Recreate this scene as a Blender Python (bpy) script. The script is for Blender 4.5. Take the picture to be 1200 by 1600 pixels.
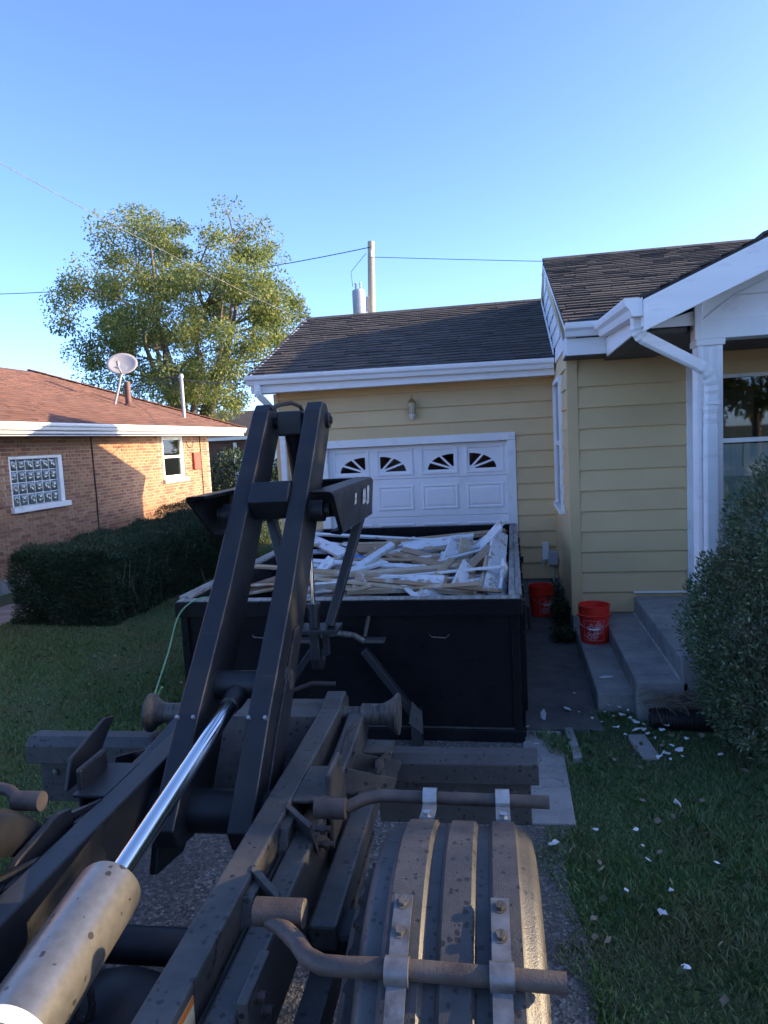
import bpy, bmesh, math, random
import numpy as np
from mathutils import Vector, Matrix, Euler
R = math.radians
random.seed(7)
S = bpy.context.scene
COL = S.collection
for o in list(bpy.data.objects): bpy.data.objects.remove(o)

# ------------------------------------------------------------------ camera, sky, sun, exposure
cam = bpy.data.cameras.new('camera'); camo = bpy.data.objects.new('camera', cam); COL.objects.link(camo)
cam.sensor_fit = 'VERTICAL'; cam.sensor_height = 24.0; cam.lens = 24.0 * 1122 / 1600
cam.clip_start = 0.05; cam.clip_end = 6000
CR = ((0.98368448, -0.03206811, -0.17702112), (0.17282936, -0.10474507, 0.97936637), (-0.04994852, -0.99398195, -0.09749378))
camo.matrix_world = Matrix(((CR[0][0], -CR[0][1], -CR[0][2], 0.0), (CR[1][0], -CR[1][1], -CR[1][2], 0.0),
                            (CR[2][0], -CR[2][1], -CR[2][2], 2.2), (0, 0, 0, 1)))
S.camera = camo

SUN_AZ = 9.0          # degrees from +X towards +Y
SUN_EL = 16.8
w = bpy.data.worlds.new('World'); S.world = w; w.use_nodes = True
nt = w.node_tree; nt.nodes.clear()
sky = nt.nodes.new('ShaderNodeTexSky'); sky.sky_type = 'NISHITA'; sky.sun_disc = False
sky.sun_elevation = R(SUN_EL); sky.sun_rotation = R(90 - SUN_AZ)
sky.altitude = 200; sky.air_density = 0.35; sky.dust_density = 0.8; sky.ozone_density = 3.0
bg = nt.nodes.new('ShaderNodeBackground'); bg.inputs['Strength'].default_value = 0.15
wo = nt.nodes.new('ShaderNodeOutputWorld')
hs = nt.nodes.new('ShaderNodeHueSaturation'); hs.inputs['Saturation'].default_value = 1.0
nt.links.new(sky.outputs[0], hs.inputs['Color']); tn = nt.nodes.new('ShaderNodeMixRGB'); tn.blend_type = 'MULTIPLY'; tn.inputs[0].default_value = 1.0; tn.inputs[2].default_value = (.96, .965, .99, 1)
nt.links.new(hs.outputs[0], tn.inputs[1]); nt.links.new(tn.outputs[0], bg.inputs[0]); nt.links.new(bg.outputs[0], wo.inputs[0])
sl = bpy.data.lights.new('sun', 'SUN'); sl.energy = 2.1; sl.angle = R(0.5); sl.color = (1.0, 0.74, 0.42)
so = bpy.data.objects.new('sun', sl); COL.objects.link(so)
SUN = Vector((math.cos(R(SUN_EL)) * math.cos(R(SUN_AZ)), math.cos(R(SUN_EL)) * math.sin(R(SUN_AZ)), math.sin(R(SUN_EL))))
so.rotation_euler = SUN.to_track_quat('Z', 'Y').to_euler(); so.location = (20, 0, 20)
S.view_settings.view_transform = 'Standard'; S.view_settings.look = 'None'
S.view_settings.exposure = 2.45; S.view_settings.gamma = 1.0
S.view_settings.use_curve_mapping = False

# ------------------------------------------------------------------ materials
class NT:
    def __init__(s, name):
        s.m = bpy.data.materials.new(name); s.m.use_nodes = True
        s.t = s.m.node_tree; s.b = s.t.nodes['Principled BSDF']
        s.co = None
    def n(s, ty, **k):
        x = s.t.nodes.new('ShaderNode' + ty)
        for a, b in k.items():
            if a in x.inputs.keys(): x.inputs[a].default_value = b
            else: setattr(x, a, b)
        return x
    def l(s, a, b): s.t.links.new(a, b)
    def coord(s):
        if s.co is None:
            tc = s.n('TexCoord'); oi = s.n('ObjectInfo')
            mul = s.n('VectorMath', operation='MULTIPLY_ADD')
            s.l(oi.outputs['Random'], mul.inputs[0]); mul.inputs[1].default_value = (37, 53, 71)
            s.l(tc.outputs['Object'], mul.inputs[2]); s.co = mul.outputs[0]
        return s.co
    def noise(s, scale, detail=4, rough=.55, stretch=None):
        v = s.coord()
        if stretch:
            mp = s.n('Mapping'); mp.inputs['Scale'].default_value = stretch; s.l(v, mp.inputs[0]); v = mp.outputs[0]
        x = s.n('TexNoise'); x.inputs['Scale'].default_value = scale; x.inputs['Detail'].default_value = detail
        x.inputs['Roughness'].default_value = rough; s.l(v, x.inputs[0]); return x.outputs[0]
    def ramp(s, fac, stops):
        r = s.n('ValToRGB'); e = r.color_ramp.elements
        while len(e) > 1: e.remove(e[-1])
        e[0].position = stops[0][0]; e[0].color = (*stops[0][1], 1) if not isinstance(stops[0][1], (int, float)) else (stops[0][1],) * 3 + (1,)
        for p, c in stops[1:]:
            q = e.new(p); q.color = (*c, 1) if not isinstance(c, (int, float)) else (c, c, c, 1)
        s.l(fac, r.inputs[0]); return r.outputs[0]
    def mix(s, fac, a, b, mode='MIX'):
        x = s.n('MixRGB', blend_type=mode)
        for i, q in zip((0, 1, 2), (fac, a, b)):
            if hasattr(q, 'links') or hasattr(q, 'is_linked'): s.l(q, x.inputs[i])
            else: x.inputs[i].default_value = q if i == 0 else (*q, 1) if len(q) == 3 else q
        return x.outputs[0]
    def math(s, op, a, b=0.0):
        x = s.n('Math', operation=op)
        for i, q in enumerate((a, b)):
            if hasattr(q, 'is_linked'): s.l(q, x.inputs[i])
            else: x.inputs[i].default_value = q
        return x.outputs[0]
    def bump(s, h, strength=.3, dist=.01):
        x = s.n('Bump'); x.inputs['Strength'].default_value = strength; x.inputs['Distance'].default_value = dist
        s.l(h, x.inputs['Height']); s.l(x.outputs[0], s.b.inputs['Normal'])
    def set(s, **k):
        for a, b in k.items():
            i = s.b.inputs[a]
            if hasattr(b, 'is_linked'): s.l(b, i)
            else: i.default_value = (*b, 1) if isinstance(b, tuple) and len(b) == 3 and i.type == 'RGBA' else b
def sc(c, k): return tuple(min(1, x * k) for x in c)

def simple(name, base, rough=.6, metal=0., var=.25, scale=6, bump=0, bscale=80, dirt=None, dscale=3, damt=(.45, .7), objvar=0., spec=.5, rvar=.12, stretch=None):
    t = NT(name)
    c = t.mix(t.ramp(t.noise(scale, stretch=stretch), [(.3, 0), (.7, 1)]), sc(base, 1 - var), sc(base, 1 + var))
    if dirt: c = t.mix(t.ramp(t.noise(dscale, 6, .65, stretch), [(damt[0], 0), (damt[1], 1)]), c, dirt)
    if objvar:
        oi = t.n('ObjectInfo'); c = t.mix(1.0, c, t.ramp(oi.outputs['Random'], [(0, 1 - objvar), (1, 1.0)]), 'MULTIPLY')
    rr = t.n('MapRange'); t.l(t.noise(scale * 2.3), rr.inputs[0])
    rr.inputs[3].default_value = max(0, rough - rvar); rr.inputs[4].default_value = min(1, rough + rvar)
    t.set(**{'Base Color': c, 'Roughness': rr.outputs[0], 'Metallic': metal, 'Specular IOR Level': spec})
    if bump: t.bump(t.noise(bscale, 5, .6, stretch), bump)
    return t.m

def island_mat(name, ramp, rough=.9, bump=.3, bscale=60, nscale=5, nvar=.35, patch=None):
    """colour chosen per piece (loose island or object), with grain"""
    t = NT(name)
    g = t.n('NewGeometry'); oi = t.n('ObjectInfo')
    f = t.math('FRACT', t.math('ADD', g.outputs['Random Per Island'], oi.outputs['Random']))
    c = t.ramp(f, ramp)
    c = t.mix(nvar, c, t.ramp(t.noise(nscale, 6, .65), [(.3, .25), (.7, 1.0)]), 'MULTIPLY')
    if patch:
        c = t.mix(t.ramp(t.noise(patch[1], 4), [(patch[2], 0), (patch[3], 1)]), c, patch[0])
    t.set(**{'Base Color': c, 'Roughness': rough})
    if bump: t.bump(t.noise(bscale, 5, .65), bump, .006)
    return t.m

def leaf_mat(name, ramp, rough=.55, trans=.25, patch=None):
    t = NT(name)
    g = t.n('NewGeometry')
    c = t.ramp(g.outputs['Random Per Island'], ramp)
    if patch: c = t.mix(t.ramp(t.noise(patch[1], 3), [(patch[2], 0), (patch[3], patch[4])]), c, patch[0])
    t.set(**{'Base Color': c, 'Roughness': rough, 'Specular IOR Level': .35})
    if trans:
        tr = t.n('BsdfTranslucent'); t.l(t.mix(1.0, c, (1.5, 1.6, .7, 1), 'MULTIPLY'), tr.inputs[0])
        mx = t.n('MixShader'); mx.inputs[0].default_value = trans
        t.l(t.b.outputs[0], mx.inputs[1]); t.l(tr.outputs[0], mx.inputs[2])
        t.l(mx.outputs[0], t.t.nodes['Material Output'].inputs[0])
    return t.m

def spotted(name, base, dust, spot, rough=.55, sscale=36, dustamt=(.25, .75), metal=0.0, spec=.5, bmp=.25, dens=.3):
    """painted steel under dust, with dried dark drip spots"""
    t = NT(name)
    c = t.mix(t.ramp(t.noise(4, 6, .65), [(dustamt[0], 0), (dustamt[1], 1)]), base, dust)
    c = t.mix(.5, c, t.ramp(t.noise(40, 4), [(.3, .55), (.7, 1.0)]), 'MULTIPLY')
    dn = t.n('VectorMath', operation='ADD'); nn = t.n('TexNoise'); nn.inputs['Scale'].default_value = 60
    t.l(t.coord(), nn.inputs[0])
    sca = t.n('VectorMath', operation='SCALE'); sca.inputs['Scale'].default_value = .012
    t.l(nn.outputs['Color'], sca.inputs[0]); t.l(t.coord(), dn.inputs[0]); t.l(sca.outputs[0], dn.inputs[1])
    v = t.n('TexVoronoi'); v.inputs['Scale'].default_value = sscale; t.l(dn.outputs[0], v.inputs['Vector'])
    sep = t.n('SeparateColor'); t.l(v.outputs['Color'], sep.inputs[0])
    thr = t.math('MULTIPLY', t.math('POWER', sep.outputs[0], 1.7), .46)
    m = t.math('LESS_THAN', v.outputs['Distance'], thr)
    m = t.math('MULTIPLY', m, t.math('GREATER_THAN', sep.outputs[1], dens))
    c = t.mix(t.math('MULTIPLY', m, .85), c, spot)
    t.set(**{'Base Color': c, 'Roughness': rough, 'Metallic': metal, 'Specular IOR Level': spec})
    t.bump(t.noise(260, 3), bmp, .004)
    return t.m

def painted_steel(name, base, dust, wear, rough=.45, spec=.35, streak=.0, wamt=.5):
    t = NT(name)
    c = t.mix(t.ramp(t.noise(3, 5, .6), [(.4, 0), (.85, 1)]), base, dust)
    if streak:
        c = t.mix(t.ramp(t.noise(9, 5, .7, (1, 1, .06)), [(.52, 0), (.80, streak)]), c, (.045, .044, .043))
        c = t.mix(t.ramp(t.noise(26, 3, .5, (.12, 1, 1.6)), [(.68, 0), (.72, streak)]), c, (.07, .068, .065))
    bv = t.n('Bevel', samples=4); bv.inputs['Radius'].default_value = .009; g = t.n('NewGeometry')
    d = t.n('VectorMath', operation='DOT_PRODUCT'); t.l(bv.outputs[0], d.inputs[0]); t.l(g.outputs['Normal'], d.inputs[1])
    e = t.ramp(d.outputs['Value'], [(.80, 1), (.97, 0)])
    e = t.math('MULTIPLY', e, t.ramp(t.noise(18, 5, .7), [(.46, 0), (.60, wamt)]))
    c = t.mix(e, c, wear)
    rr = t.n('MapRange'); t.l(t.noise(7), rr.inputs[0]); rr.inputs[3].default_value = rough - .12; rr.inputs[4].default_value = rough + .15
    t.set(**{'Base Color': c, 'Roughness': rr.outputs[0], 'Specular IOR Level': spec}); t.bump(t.noise(60, 4), .04, .004)
    return t.m
MAT = {}
def build_mats():
    m = MAT
    m['siding'] = simple('cream_siding', (.67, .49, .245), .55, var=.05, scale=1.5, dirt=(.56, .40, .20), dscale=1.3, damt=(.5, .95), objvar=.07, bump=.04, bscale=90)
    m['trim'] = simple('white_trim_paint', (.82, .82, .80), .5, var=.05, scale=3, dirt=(.47, .46, .43), dscale=5, damt=(.55, .92), bump=.04)
    m['alu'] = simple('white_aluminium', (.82, .82, .80), .42, var=.05, scale=2, dirt=(.50, .49, .45), dscale=4, damt=(.55, .9), stretch=(1, 1, 5))
    m['door'] = simple('white_door_paint', (.82, .82, .83), .45, var=.03, scale=2, dirt=(.60, .60, .58), dscale=2.5, damt=(.55, .95))
    m['shingle'] = island_mat('grey_brown_shingle', [(0, (.062, .055, .051)), (.35, (.080, .068, .061)), (.65, (.095, .080, .070)), (.85, (.068, .060, .055)), (1, (.11, .091, .078))], .95, .5, 220, 3, .4)
    m['shingle_red'] = island_mat('red_brown_shingle', [(0, (.15, .070, .050)), (.5, (.185, .088, .062)), (1, (.125, .058, .043))], .95, .4, 200, 3, .3)
    m['brick'] = island_mat('brick', [(0, (.41, .215, .115)), (.38, (.43, .24, .135)), (.66, (.38, .19, .105)), (.74, (.29, .135, .08)), (.90, (.32, .155, .09)), (1, (.23, .10, .065))], .9, .5, 90, 9, .35)
    m['mortar'] = simple('mortar', (.40, .36, .30), .95, var=.15, scale=12, bump=.4)
    m['darkbrick'] = island_mat('dark_brick', [(0, (.16, .085, .06)), (.6, (.22, .12, .08)), (1, (.10, .05, .04))], .9, .4, 70, 6, .3)
    m['concrete'] = simple('weathered_concrete', (.31, .30, .285), .9, var=.2, scale=4, dirt=(.15, .145, .135), dscale=2.2, damt=(.45, .8), bump=.25, bscale=150)
    m['slab'] = simple('pale_concrete', (.45, .43, .39), .9, var=.25, scale=9, dirt=(.20, .165, .11), dscale=3, damt=(.5, .75), bump=.3, bscale=120)
    m['black'] = painted_steel('black_satin_paint', (.005, .006, .008), (.012, .012, .013), (.16, .155, .15), .30, .22, .14, .6)
    m['boom'] = painted_steel('dusty_black_paint', (.012, .014, .018), (.030, .030, .031), (.20, .19, .18), .45, .4, .22, .7)
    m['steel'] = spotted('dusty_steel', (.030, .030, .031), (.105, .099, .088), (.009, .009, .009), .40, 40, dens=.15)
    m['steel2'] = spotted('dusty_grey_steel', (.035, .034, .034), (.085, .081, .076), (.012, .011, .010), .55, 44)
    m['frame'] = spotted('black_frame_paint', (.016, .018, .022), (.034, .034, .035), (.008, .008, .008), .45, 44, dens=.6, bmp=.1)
    m['barrel'] = spotted('dusty_cylinder_paint', (.25, .245, .23), (.36, .345, .31), (.07, .062, .055), .33, 42, metal=.8, bmp=.02, dens=.62)
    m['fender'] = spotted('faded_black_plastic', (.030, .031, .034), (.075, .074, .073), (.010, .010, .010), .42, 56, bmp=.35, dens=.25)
    m['rust'] = simple('rusty_pipe', (.048, .036, .031), .6, var=.35, scale=14, dirt=(.085, .072, .062), dscale=6, bump=.25, bscale=160)
    m['worn'] = simple('worn_bare_steel', (.13, .122, .112), .55, metal=.5, var=.45, scale=16, dirt=(.05, .045, .04), dscale=10, bump=.2, stretch=(4, 1, 1))
    m['galv'] = simple('galvanised_steel', (.42, .42, .41), .42, metal=.8, var=.25, scale=18, dirt=(.20, .19, .17), dscale=12, damt=(.5, .8))
    m['bracket'] = simple('dull_zinc_plate', (.20, .205, .21), .4, metal=.7, var=.3, scale=22, dirt=(.06, .056, .05), dscale=16, damt=(.5, .75))
    m['chrome'] = simple('chrome_rod', (.80, .82, .84), .08, metal=1.0, var=.03, rvar=.03)
    m['rubber'] = simple('black_rubber', (.022, .021, .020), .8, var=.3, scale=10, dirt=(.05, .045, .04), dscale=5, bump=.1)
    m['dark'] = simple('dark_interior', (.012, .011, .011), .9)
    m['glass'] = NT('window_glass').m
    g = bpy.data.materials['window_glass'].node_tree.nodes['Principled BSDF']
    tt = bpy.data.materials['window_glass'].node_tree; tb = tt.nodes.new('ShaderNodeBsdfTransparent'); tb.inputs[0].default_value = (.86, .90, .89, 1)
    gl = tt.nodes.new('ShaderNodeBsdfGlossy'); gl.inputs['Roughness'].default_value = .02; fr = tt.nodes.new('ShaderNodeFresnel'); fr.inputs[0].default_value = 1.6
    ms = tt.nodes.new('ShaderNodeMixShader'); tt.links.new(fr.outputs[0], ms.inputs[0]); tt.links.new(tb.outputs[0], ms.inputs[1]); tt.links.new(gl.outputs[0], ms.inputs[2])
    tt.links.new(ms.outputs[0], tt.nodes['Material Output'].inputs[0])
    m['glassblock'] = NT('glass_block').m
    g = m['glassblock'].node_tree.nodes['Principled BSDF']
    g.inputs['Base Color'].default_value = (.09, .12, .12, 1); g.inputs['Roughness'].default_value = .08; g.inputs['Specular IOR Level'].default_value = 1.0
    m['brass'] = simple('aged_brass', (.42, .31, .15), .4, metal=.8, var=.3, scale=30)
    m['lampglass'] = simple('lamp_glass', (.55, .50, .40), .12, var=.2)
    m['red'] = simple('red_orange_plastic', (.78, .035, .018), .38, var=.06, scale=5, dirt=(.58, .025, .015), dscale=4, damt=(.5, .9))
    m['print'] = simple('faded_white_print', (.62, .36, .38), .5, var=.15, scale=40)
    m['redbox'] = simple('brick_red_paint', (.34, .075, .045), .6, var=.15)
    m['wire'] = simple('dark_cable', (.03, .03, .03), .7)
    m['paleWire'] = simple('grey_cable', (.16, .16, .16), .7)
    m['pole'] = simple('weathered_pole', (.42, .36, .28), .85, var=.2, scale=6, stretch=(3, 3, .3))
    m['greymetal'] = simple('grey_painted_metal', (.42, .44, .46), .5, var=.12)
    m['dish'] = simple('grey_pink_dish', (.36, .34, .335), .5, var=.06)
    m['brown'] = simple('brown_pipe', (.12, .055, .042), .6, var=.2)
    m['bark'] = simple('bark', (.14, .115, .09), .95, var=.4, scale=10, bump=.6, bscale=30)
    m['twig'] = simple('dry_twig', (.20, .16, .115), .9, var=.3, scale=12)
    m['soil'] = simple('soil', (.055, .045, .033), .95, var=.4, scale=8, bump=.6, bscale=40)
    m['curtain'] = simple('white_curtain', (.80, .82, .81), .8, var=.12, scale=4, stretch=(12, 12, .5))
    m['sage'] = simple('pale_green_panel', (.44, .52, .44), .7, var=.05)
    m['ceil'] = simple('dark_porch_boards', (.10, .085, .075), .7, var=.25, scale=6)
    m['sticker'] = simple('worn_white_sticker', (.55, .55, .53), .5, var=.2, scale=30, dirt=(.03, .03, .03), dscale=40, damt=(.52, .6))
    m['warn'] = simple('cream_warning_label', (.60, .50, .30), .5, var=.1, scale=20)
    m['orange'] = simple('orange_label_bar', (.60, .15, .02), .5, var=.1)
    m['cord'] = simple('green_cord', (.16, .34, .17), .5, var=.1)
    m['blue'] = simple('blue_plastic', (.06, .24, .60), .4, var=.2)
    m['chip'] = simple('white_paint_flake', (.70, .72, .74), .6, var=.12, scale=20, objvar=.2)
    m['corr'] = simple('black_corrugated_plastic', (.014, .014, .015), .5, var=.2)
    # bare lumber
    t = NT('bare_lumber'); oi = t.n('ObjectInfo')
    c = t.ramp(oi.outputs['Random'], [(0, (.36, .24, .14)), (.3, (.50, .37, .23)), (.55, (.42, .27, .17)), (.8, (.56, .45, .31)), (1, (.32, .20, .13))])
    c = t.mix(.55, c, t.ramp(t.noise(9, 6, .6, (1, 14, 14)), [(.3, .35), (.7, 1.0)]), 'MULTIPLY')
    c = t.mix(t.ramp(t.noise(5, 4), [(.56, 0), (.66, .8)]), c, (.50, .48, .44))
    t.set(**{'Base Color': c, 'Roughness': .85}); t.bump(t.noise(14, 5, .6, (1, 10, 10)), .3, .004); m['wood'] = t.m
    t = NT('painted_lumber'); oi = t.n('ObjectInfo')
    c = t.ramp(oi.outputs['Random'], [(0, (.70, .72, .73)), (.5, (.62, .65, .68)), (1, (.74, .73, .69))])
    c = t.mix(t.ramp(t.noise(7, 6, .6, (1, 3, 3)), [(.57, 0), (.64, 1)]), c, (.42, .31, .20))
    c = t.mix(.35, c, t.ramp(t.noise(20, 6), [(.3, .55), (.65, 1.0)]), 'MULTIPLY')
    t.set(**{'Base Color': c, 'Roughness': .7}); t.bump(t.noise(18, 5, .6, (1, 6, 6)), .2, .004); m['white_wood'] = t.m
    m['rim'] = simple('weathered_grey_plank', (.30, .29, .265), .85, var=.3, scale=5, dirt=(.16, .145, .12), dscale=6, bump=.3, bscale=60, stretch=(6, 1, 1))
    # asphalt / exposed aggregate
    t = NT('aggregate_paving')
    v = t.n('TexVoronoi'); v.inputs['Scale'].default_value = 75; t.l(t.coord(), v.inputs['Vector'])
    sp = t.n('SeparateColor'); t.l(v.outputs['Color'], sp.inputs[0])
    c = t.ramp(sp.outputs[0], [(0, (.05, .048, .045)), (.5, (.12, .113, .105)), (.85, (.20, .19, .175)), (1, (.34, .33, .31))])
    c = t.mix(t.ramp(t.noise(1.6, 5), [(.35, 0), (.7, .7)]), c, (.07, .066, .062))
    t.set(**{'Base Color': c, 'Roughness': .9}); t.bump(v.outputs['Distance'], .7, .008); m['agg'] = t.m
    m['asphalt'] = simple('old_asphalt', (.105, .103, .10), .92, var=.3, scale=3, dirt=(.165, .16, .152), dscale=9, damt=(.5, .8), bump=.5, bscale=180)
    t = NT('lawn_ground')
    c = t.ramp(t.noise(1.1, 5, .6), [(.3, (.045, .085, .030)), (.55, (.065, .095, .038)), (.75, (.11, .10, .055))])
    c = t.mix(.5, c, t.ramp(t.noise(60, 4), [(.3, .4), (.7, 1.0)]), 'MULTIPLY')
    t.set(**{'Base Color': c, 'Roughness': .95}); t.bump(t.noise(45, 5), .8, .02); m['ground'] = t.m
    m['blade'] = leaf_mat('grass_blade', [(0, (.08, .17, .062)), (.45, (.125, .22, .082)), (.80, (.17, .25, .105)), (.92, (.25, .24, .14)), (1, (.36, .32, .21))], .5, .15, ((.21, .19, .115), 1.3, .50, .70, .65))
    m['yew'] = leaf_mat('yew_needle', [(0, (.014, .034, .019)), (.6, (.028, .060, .028)), (1, (.055, .090, .036))], .5, .05, ((.075, .070, .035), 2.2, .55, .75, .6))
    m['box'] = leaf_mat('grey_green_leaf', [(0, (.05, .085, .042)), (.6, (.10, .15, .072)), (.9, (.17, .21, .115)), (1, (.34, .35, .25))], .5, .1, ((.16, .15, .085), 2.6, .5, .72, .6))
    m['tree'] = leaf_mat('tree_leaf', [(0, (.085, .115, .062)), (.4, (.125, .16, .075)), (.75, (.18, .21, .08)), (.93, (.27, .26, .08)), (1, (.36, .30, .085))], .5, .45)
    m['weed'] = leaf_mat('weed_leaf', [(0, (.02, .045, .015)), (1, (.05, .075, .028))], .5, .15)
    t = NT('worn_step_concrete')
    c = t.mix(t.ramp(t.noise(5, 6, .65), [(.3, 0), (.7, 1)]), (.23, .225, .215), (.36, .35, .33))
    c = t.mix(t.ramp(t.noise(1.7, 5, .6), [(.5, 0), (.75, .75)]), c, (.13, .125, .115))
    c = t.mix(t.ramp(t.noise(55, 3), [(.64, 0), (.70, .6)]), c, (.10, .097, .09))
    vz = t.n('TexVoronoi', feature='DISTANCE_TO_EDGE'); vz.inputs['Scale'].default_value = 1.1
    dn = t.n('VectorMath', operation='ADD'); nn = t.n('TexNoise'); nn.inputs['Scale'].default_value = 4; t.l(t.coord(), nn.inputs[0])
    sca = t.n('VectorMath', operation='SCALE'); sca.inputs['Scale'].default_value = .35; t.l(nn.outputs['Color'], sca.inputs[0]); t.l(t.coord(), dn.inputs[0]); t.l(sca.outputs[0], dn.inputs[1]); t.l(dn.outputs[0], vz.inputs['Vector'])
    cr = t.ramp(vz.outputs['Distance'], [(.0, 1), (.006, 0)]); c = t.mix(t.math('MULTIPLY', cr, .7), c, (.05, .048, .045))
    t.set(**{'Base Color': c, 'Roughness': .9}); t.bump(t.noise(90, 6, .7), .45, .008); m['concrete'] = t.m
build_mats()

# ------------------------------------------------------------------ mesh helpers
class MB:
    def __init__(s): s.v = []; s.f = []
    def add(s, vs, fs):
        b = len(s.v); s.v += [tuple(map(float, p)) for p in vs]; s.f += [tuple(b + i for i in q) for q in fs]; return s
    def hexa(s, p):   # 4 bottom ccw, 4 top ccw
        return s.add(p, [(3, 2, 1, 0), (4, 5, 6, 7), (0, 1, 5, 4), (1, 2, 6, 5), (2, 3, 7, 6), (3, 0, 4, 7)])
    def box(s, x0, x1, y0, y1, z0, z1):
        return s.hexa([(x0, y0, z0), (x1, y0, z0), (x1, y1, z0), (x0, y1, z0), (x0, y0, z1), (x1, y0, z1), (x1, y1, z1), (x0, y1, z1)])
    def prism(s, poly, ax, a, b):
        def mk(p, t):
            if ax == 'x': return (t, p[0], p[1])
            if ax == 'y': return (p[0], t, p[1])
            return (p[0], p[1], t)
        n = len(poly); vs = [mk(p, a) for p in poly] + [mk(p, b) for p in poly]
        return s.add(vs, [tuple(range(n - 1, -1, -1)), tuple(range(n, 2 * n))] + [(i, (i + 1) % n, n + (i + 1) % n, n + i) for i in range(n)])
    def beam(s, p0, p1, w, h, w1=None, h1=None, up=(0, 0, 1)):
        p0 = Vector(p0); p1 = Vector(p1); d = (p1 - p0).normalized(); u = Vector(up)
        sd = d.cross(u)
        if sd.length < 1e-4: sd = d.cross(Vector((1, 0, 0)))
        sd.normalize(); uu = sd.cross(d).normalized(); w1 = w if w1 is None else w1; h1 = h if h1 is None else h1
        q = lambda p, a, b, W, H: p + sd * a * W / 2 + uu * b * H / 2
        return s.hexa([q(p0, -1, -1, w, h), q(p0, 1, -1, w, h), q(p1, 1, -1, w1, h1), q(p1, -1, -1, w1, h1),
                       q(p0, -1, 1, w, h), q(p0, 1, 1, w, h), q(p1, 1, 1, w1, h1), q(p1, -1, 1, w1, h1)])
    def cyl(s, p0, p1, r0, r1=None, n=16, caps=True):
        return s.tube([p0, p1], [r0, r0 if r1 is None else r1], n, caps)
    def tube(s, path, r, n=10, caps=True):
        P = [Vector(p) for p in path]; k = len(P); rs = r if isinstance(r, (list, tuple)) else [r] * k
        d0 = (P[1] - P[0]).normalized(); a = d0.orthogonal().normalized(); vs = []; fs = []
        for i in range(k):
            d = (P[min(i + 1, k - 1)] - P[max(i - 1, 0)]).normalized()
            a = (a - d * a.dot(d)).normalized(); b = d.cross(a)
            for j in range(n):
                t = 2 * math.pi * j / n; vs.append(P[i] + (a * math.cos(t) + b * math.sin(t)) * rs[i])
        for i in range(k - 1):
            for j in range(n): fs.append((i * n + j, i * n + (j + 1) % n, (i + 1) * n + (j + 1) % n, (i + 1) * n + j))
        if caps: fs += [tuple(range(n - 1, -1, -1)), tuple(range((k - 1) * n, k * n))]
        return s.add(vs, fs)
    def lathe(s, prof, n=24, c=(0, 0, 0), ax='z', caps=False):
        vs = []; fs = []
        for r, h in prof:
            for j in range(n):
                t = 2 * math.pi * j / n; x, y = r * math.cos(t), r * math.sin(t)
                vs.append((c[0] + x, c[1] + y, c[2] + h) if ax == 'z' else (c[0] + h, c[1] + x, c[2] + y) if ax == 'x' else (c[0] + y, c[1] + h, c[2] + x))
        for i in range(len(prof) - 1):
            for j in range(n): fs.append((i * n + j, i * n + (j + 1) % n, (i + 1) * n + (j + 1) % n, (i + 1) * n + j))
        if caps: fs += [tuple(range(n - 1, -1, -1)), tuple(range((len(prof) - 1) * n, len(prof) * n))]
        return s.add(vs, fs)
    def mesh(s, name):
        me = bpy.data.meshes.new(name); me.from_pydata(s.v, [], s.f); me.update(); return me
    def build(s, name, mat, parent=None, smooth=None, bevel=0, seg=2):
        me = s.mesh(name)
        bm = bmesh.new(); bm.from_mesh(me); bmesh.ops.recalc_face_normals(bm, faces=bm.faces); bm.to_mesh(me); bm.free()
        return link(name, me, mat, parent, smooth, bevel, seg)
def link(name, me, mat, parent=None, smooth=None, bevel=0, seg=2):
    o = bpy.data.objects.new(name, me); COL.objects.link(o); o.parent = parent
    if mat:
        me.materials.clear(); me.materials.append(MAT[mat] if isinstance(mat, str) else mat)
    if smooth:
        me.polygons.foreach_set('use_smooth', [True] * len(me.polygons)); me.set_sharp_from_angle(angle=R(smooth))
    if bevel:
        b = o.modifiers.new('bevel', 'BEVEL'); b.width = bevel; b.segments = seg; b.limit_method = 'ANGLE'; b.angle_limit = R(40)
    return o
def tag(o, label, cat, group=None):
    o['label'] = label; o['category'] = cat
    if group: o['group'] = group
    return o
def thing(name, label, cat, loc=(0, 0, 0), rz=0, group=None):
    o = bpy.data.objects.new(name, None); COL.objects.link(o); o.location = loc; o.rotation_euler = (0, 0, rz)
    o.empty_display_size = .1
    return tag(o, label, cat, group)
def struct(name, mb, mat, kind='structure', **k):
    o = mb.build(name, mat, **k); o['kind'] = kind; return o
def npmesh(name, V, F):
    me = bpy.data.meshes.new(name); V = np.asarray(V, np.float32); F = np.asarray(F, np.int32)
    nv, nf, k = len(V), len(F), F.shape[1]
    me.vertices.add(nv); me.vertices.foreach_set('co', V.ravel())
    me.loops.add(nf * k); me.loops.foreach_set('vertex_index', F.ravel())
    me.polygons.add(nf); me.polygons.foreach_set('loop_start', np.arange(0, nf * k, k, dtype=np.int32))
    me.update(calc_edges=True); me.validate(); return me
rng = np.random.default_rng(11)
def unit(a): return a / np.maximum(np.linalg.norm(a, axis=1, keepdims=True), 1e-6)
def leaves(name, P, D, length, width, mat, parent=None, fold=.0):
    """diamond leaf at each point P, pointing along D (jittered beforehand)"""
    n = len(P); D = unit(D); X = unit(np.cross(D, unit(rng.normal(size=(n, 3)))))
    L = length * rng.uniform(.6, 1.3, (n, 1)); W = width * rng.uniform(.6, 1.3, (n, 1))
    V = np.stack([P, P + D * L * .5 + X * W * .5, P + D * L, P + D * L * .5 - X * W * .5], 1).reshape(-1, 3)
    return link(name, npmesh(name, V, np.arange(4 * n).reshape(n, 4)), mat, parent)
WT = {}
_link = link
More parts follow.
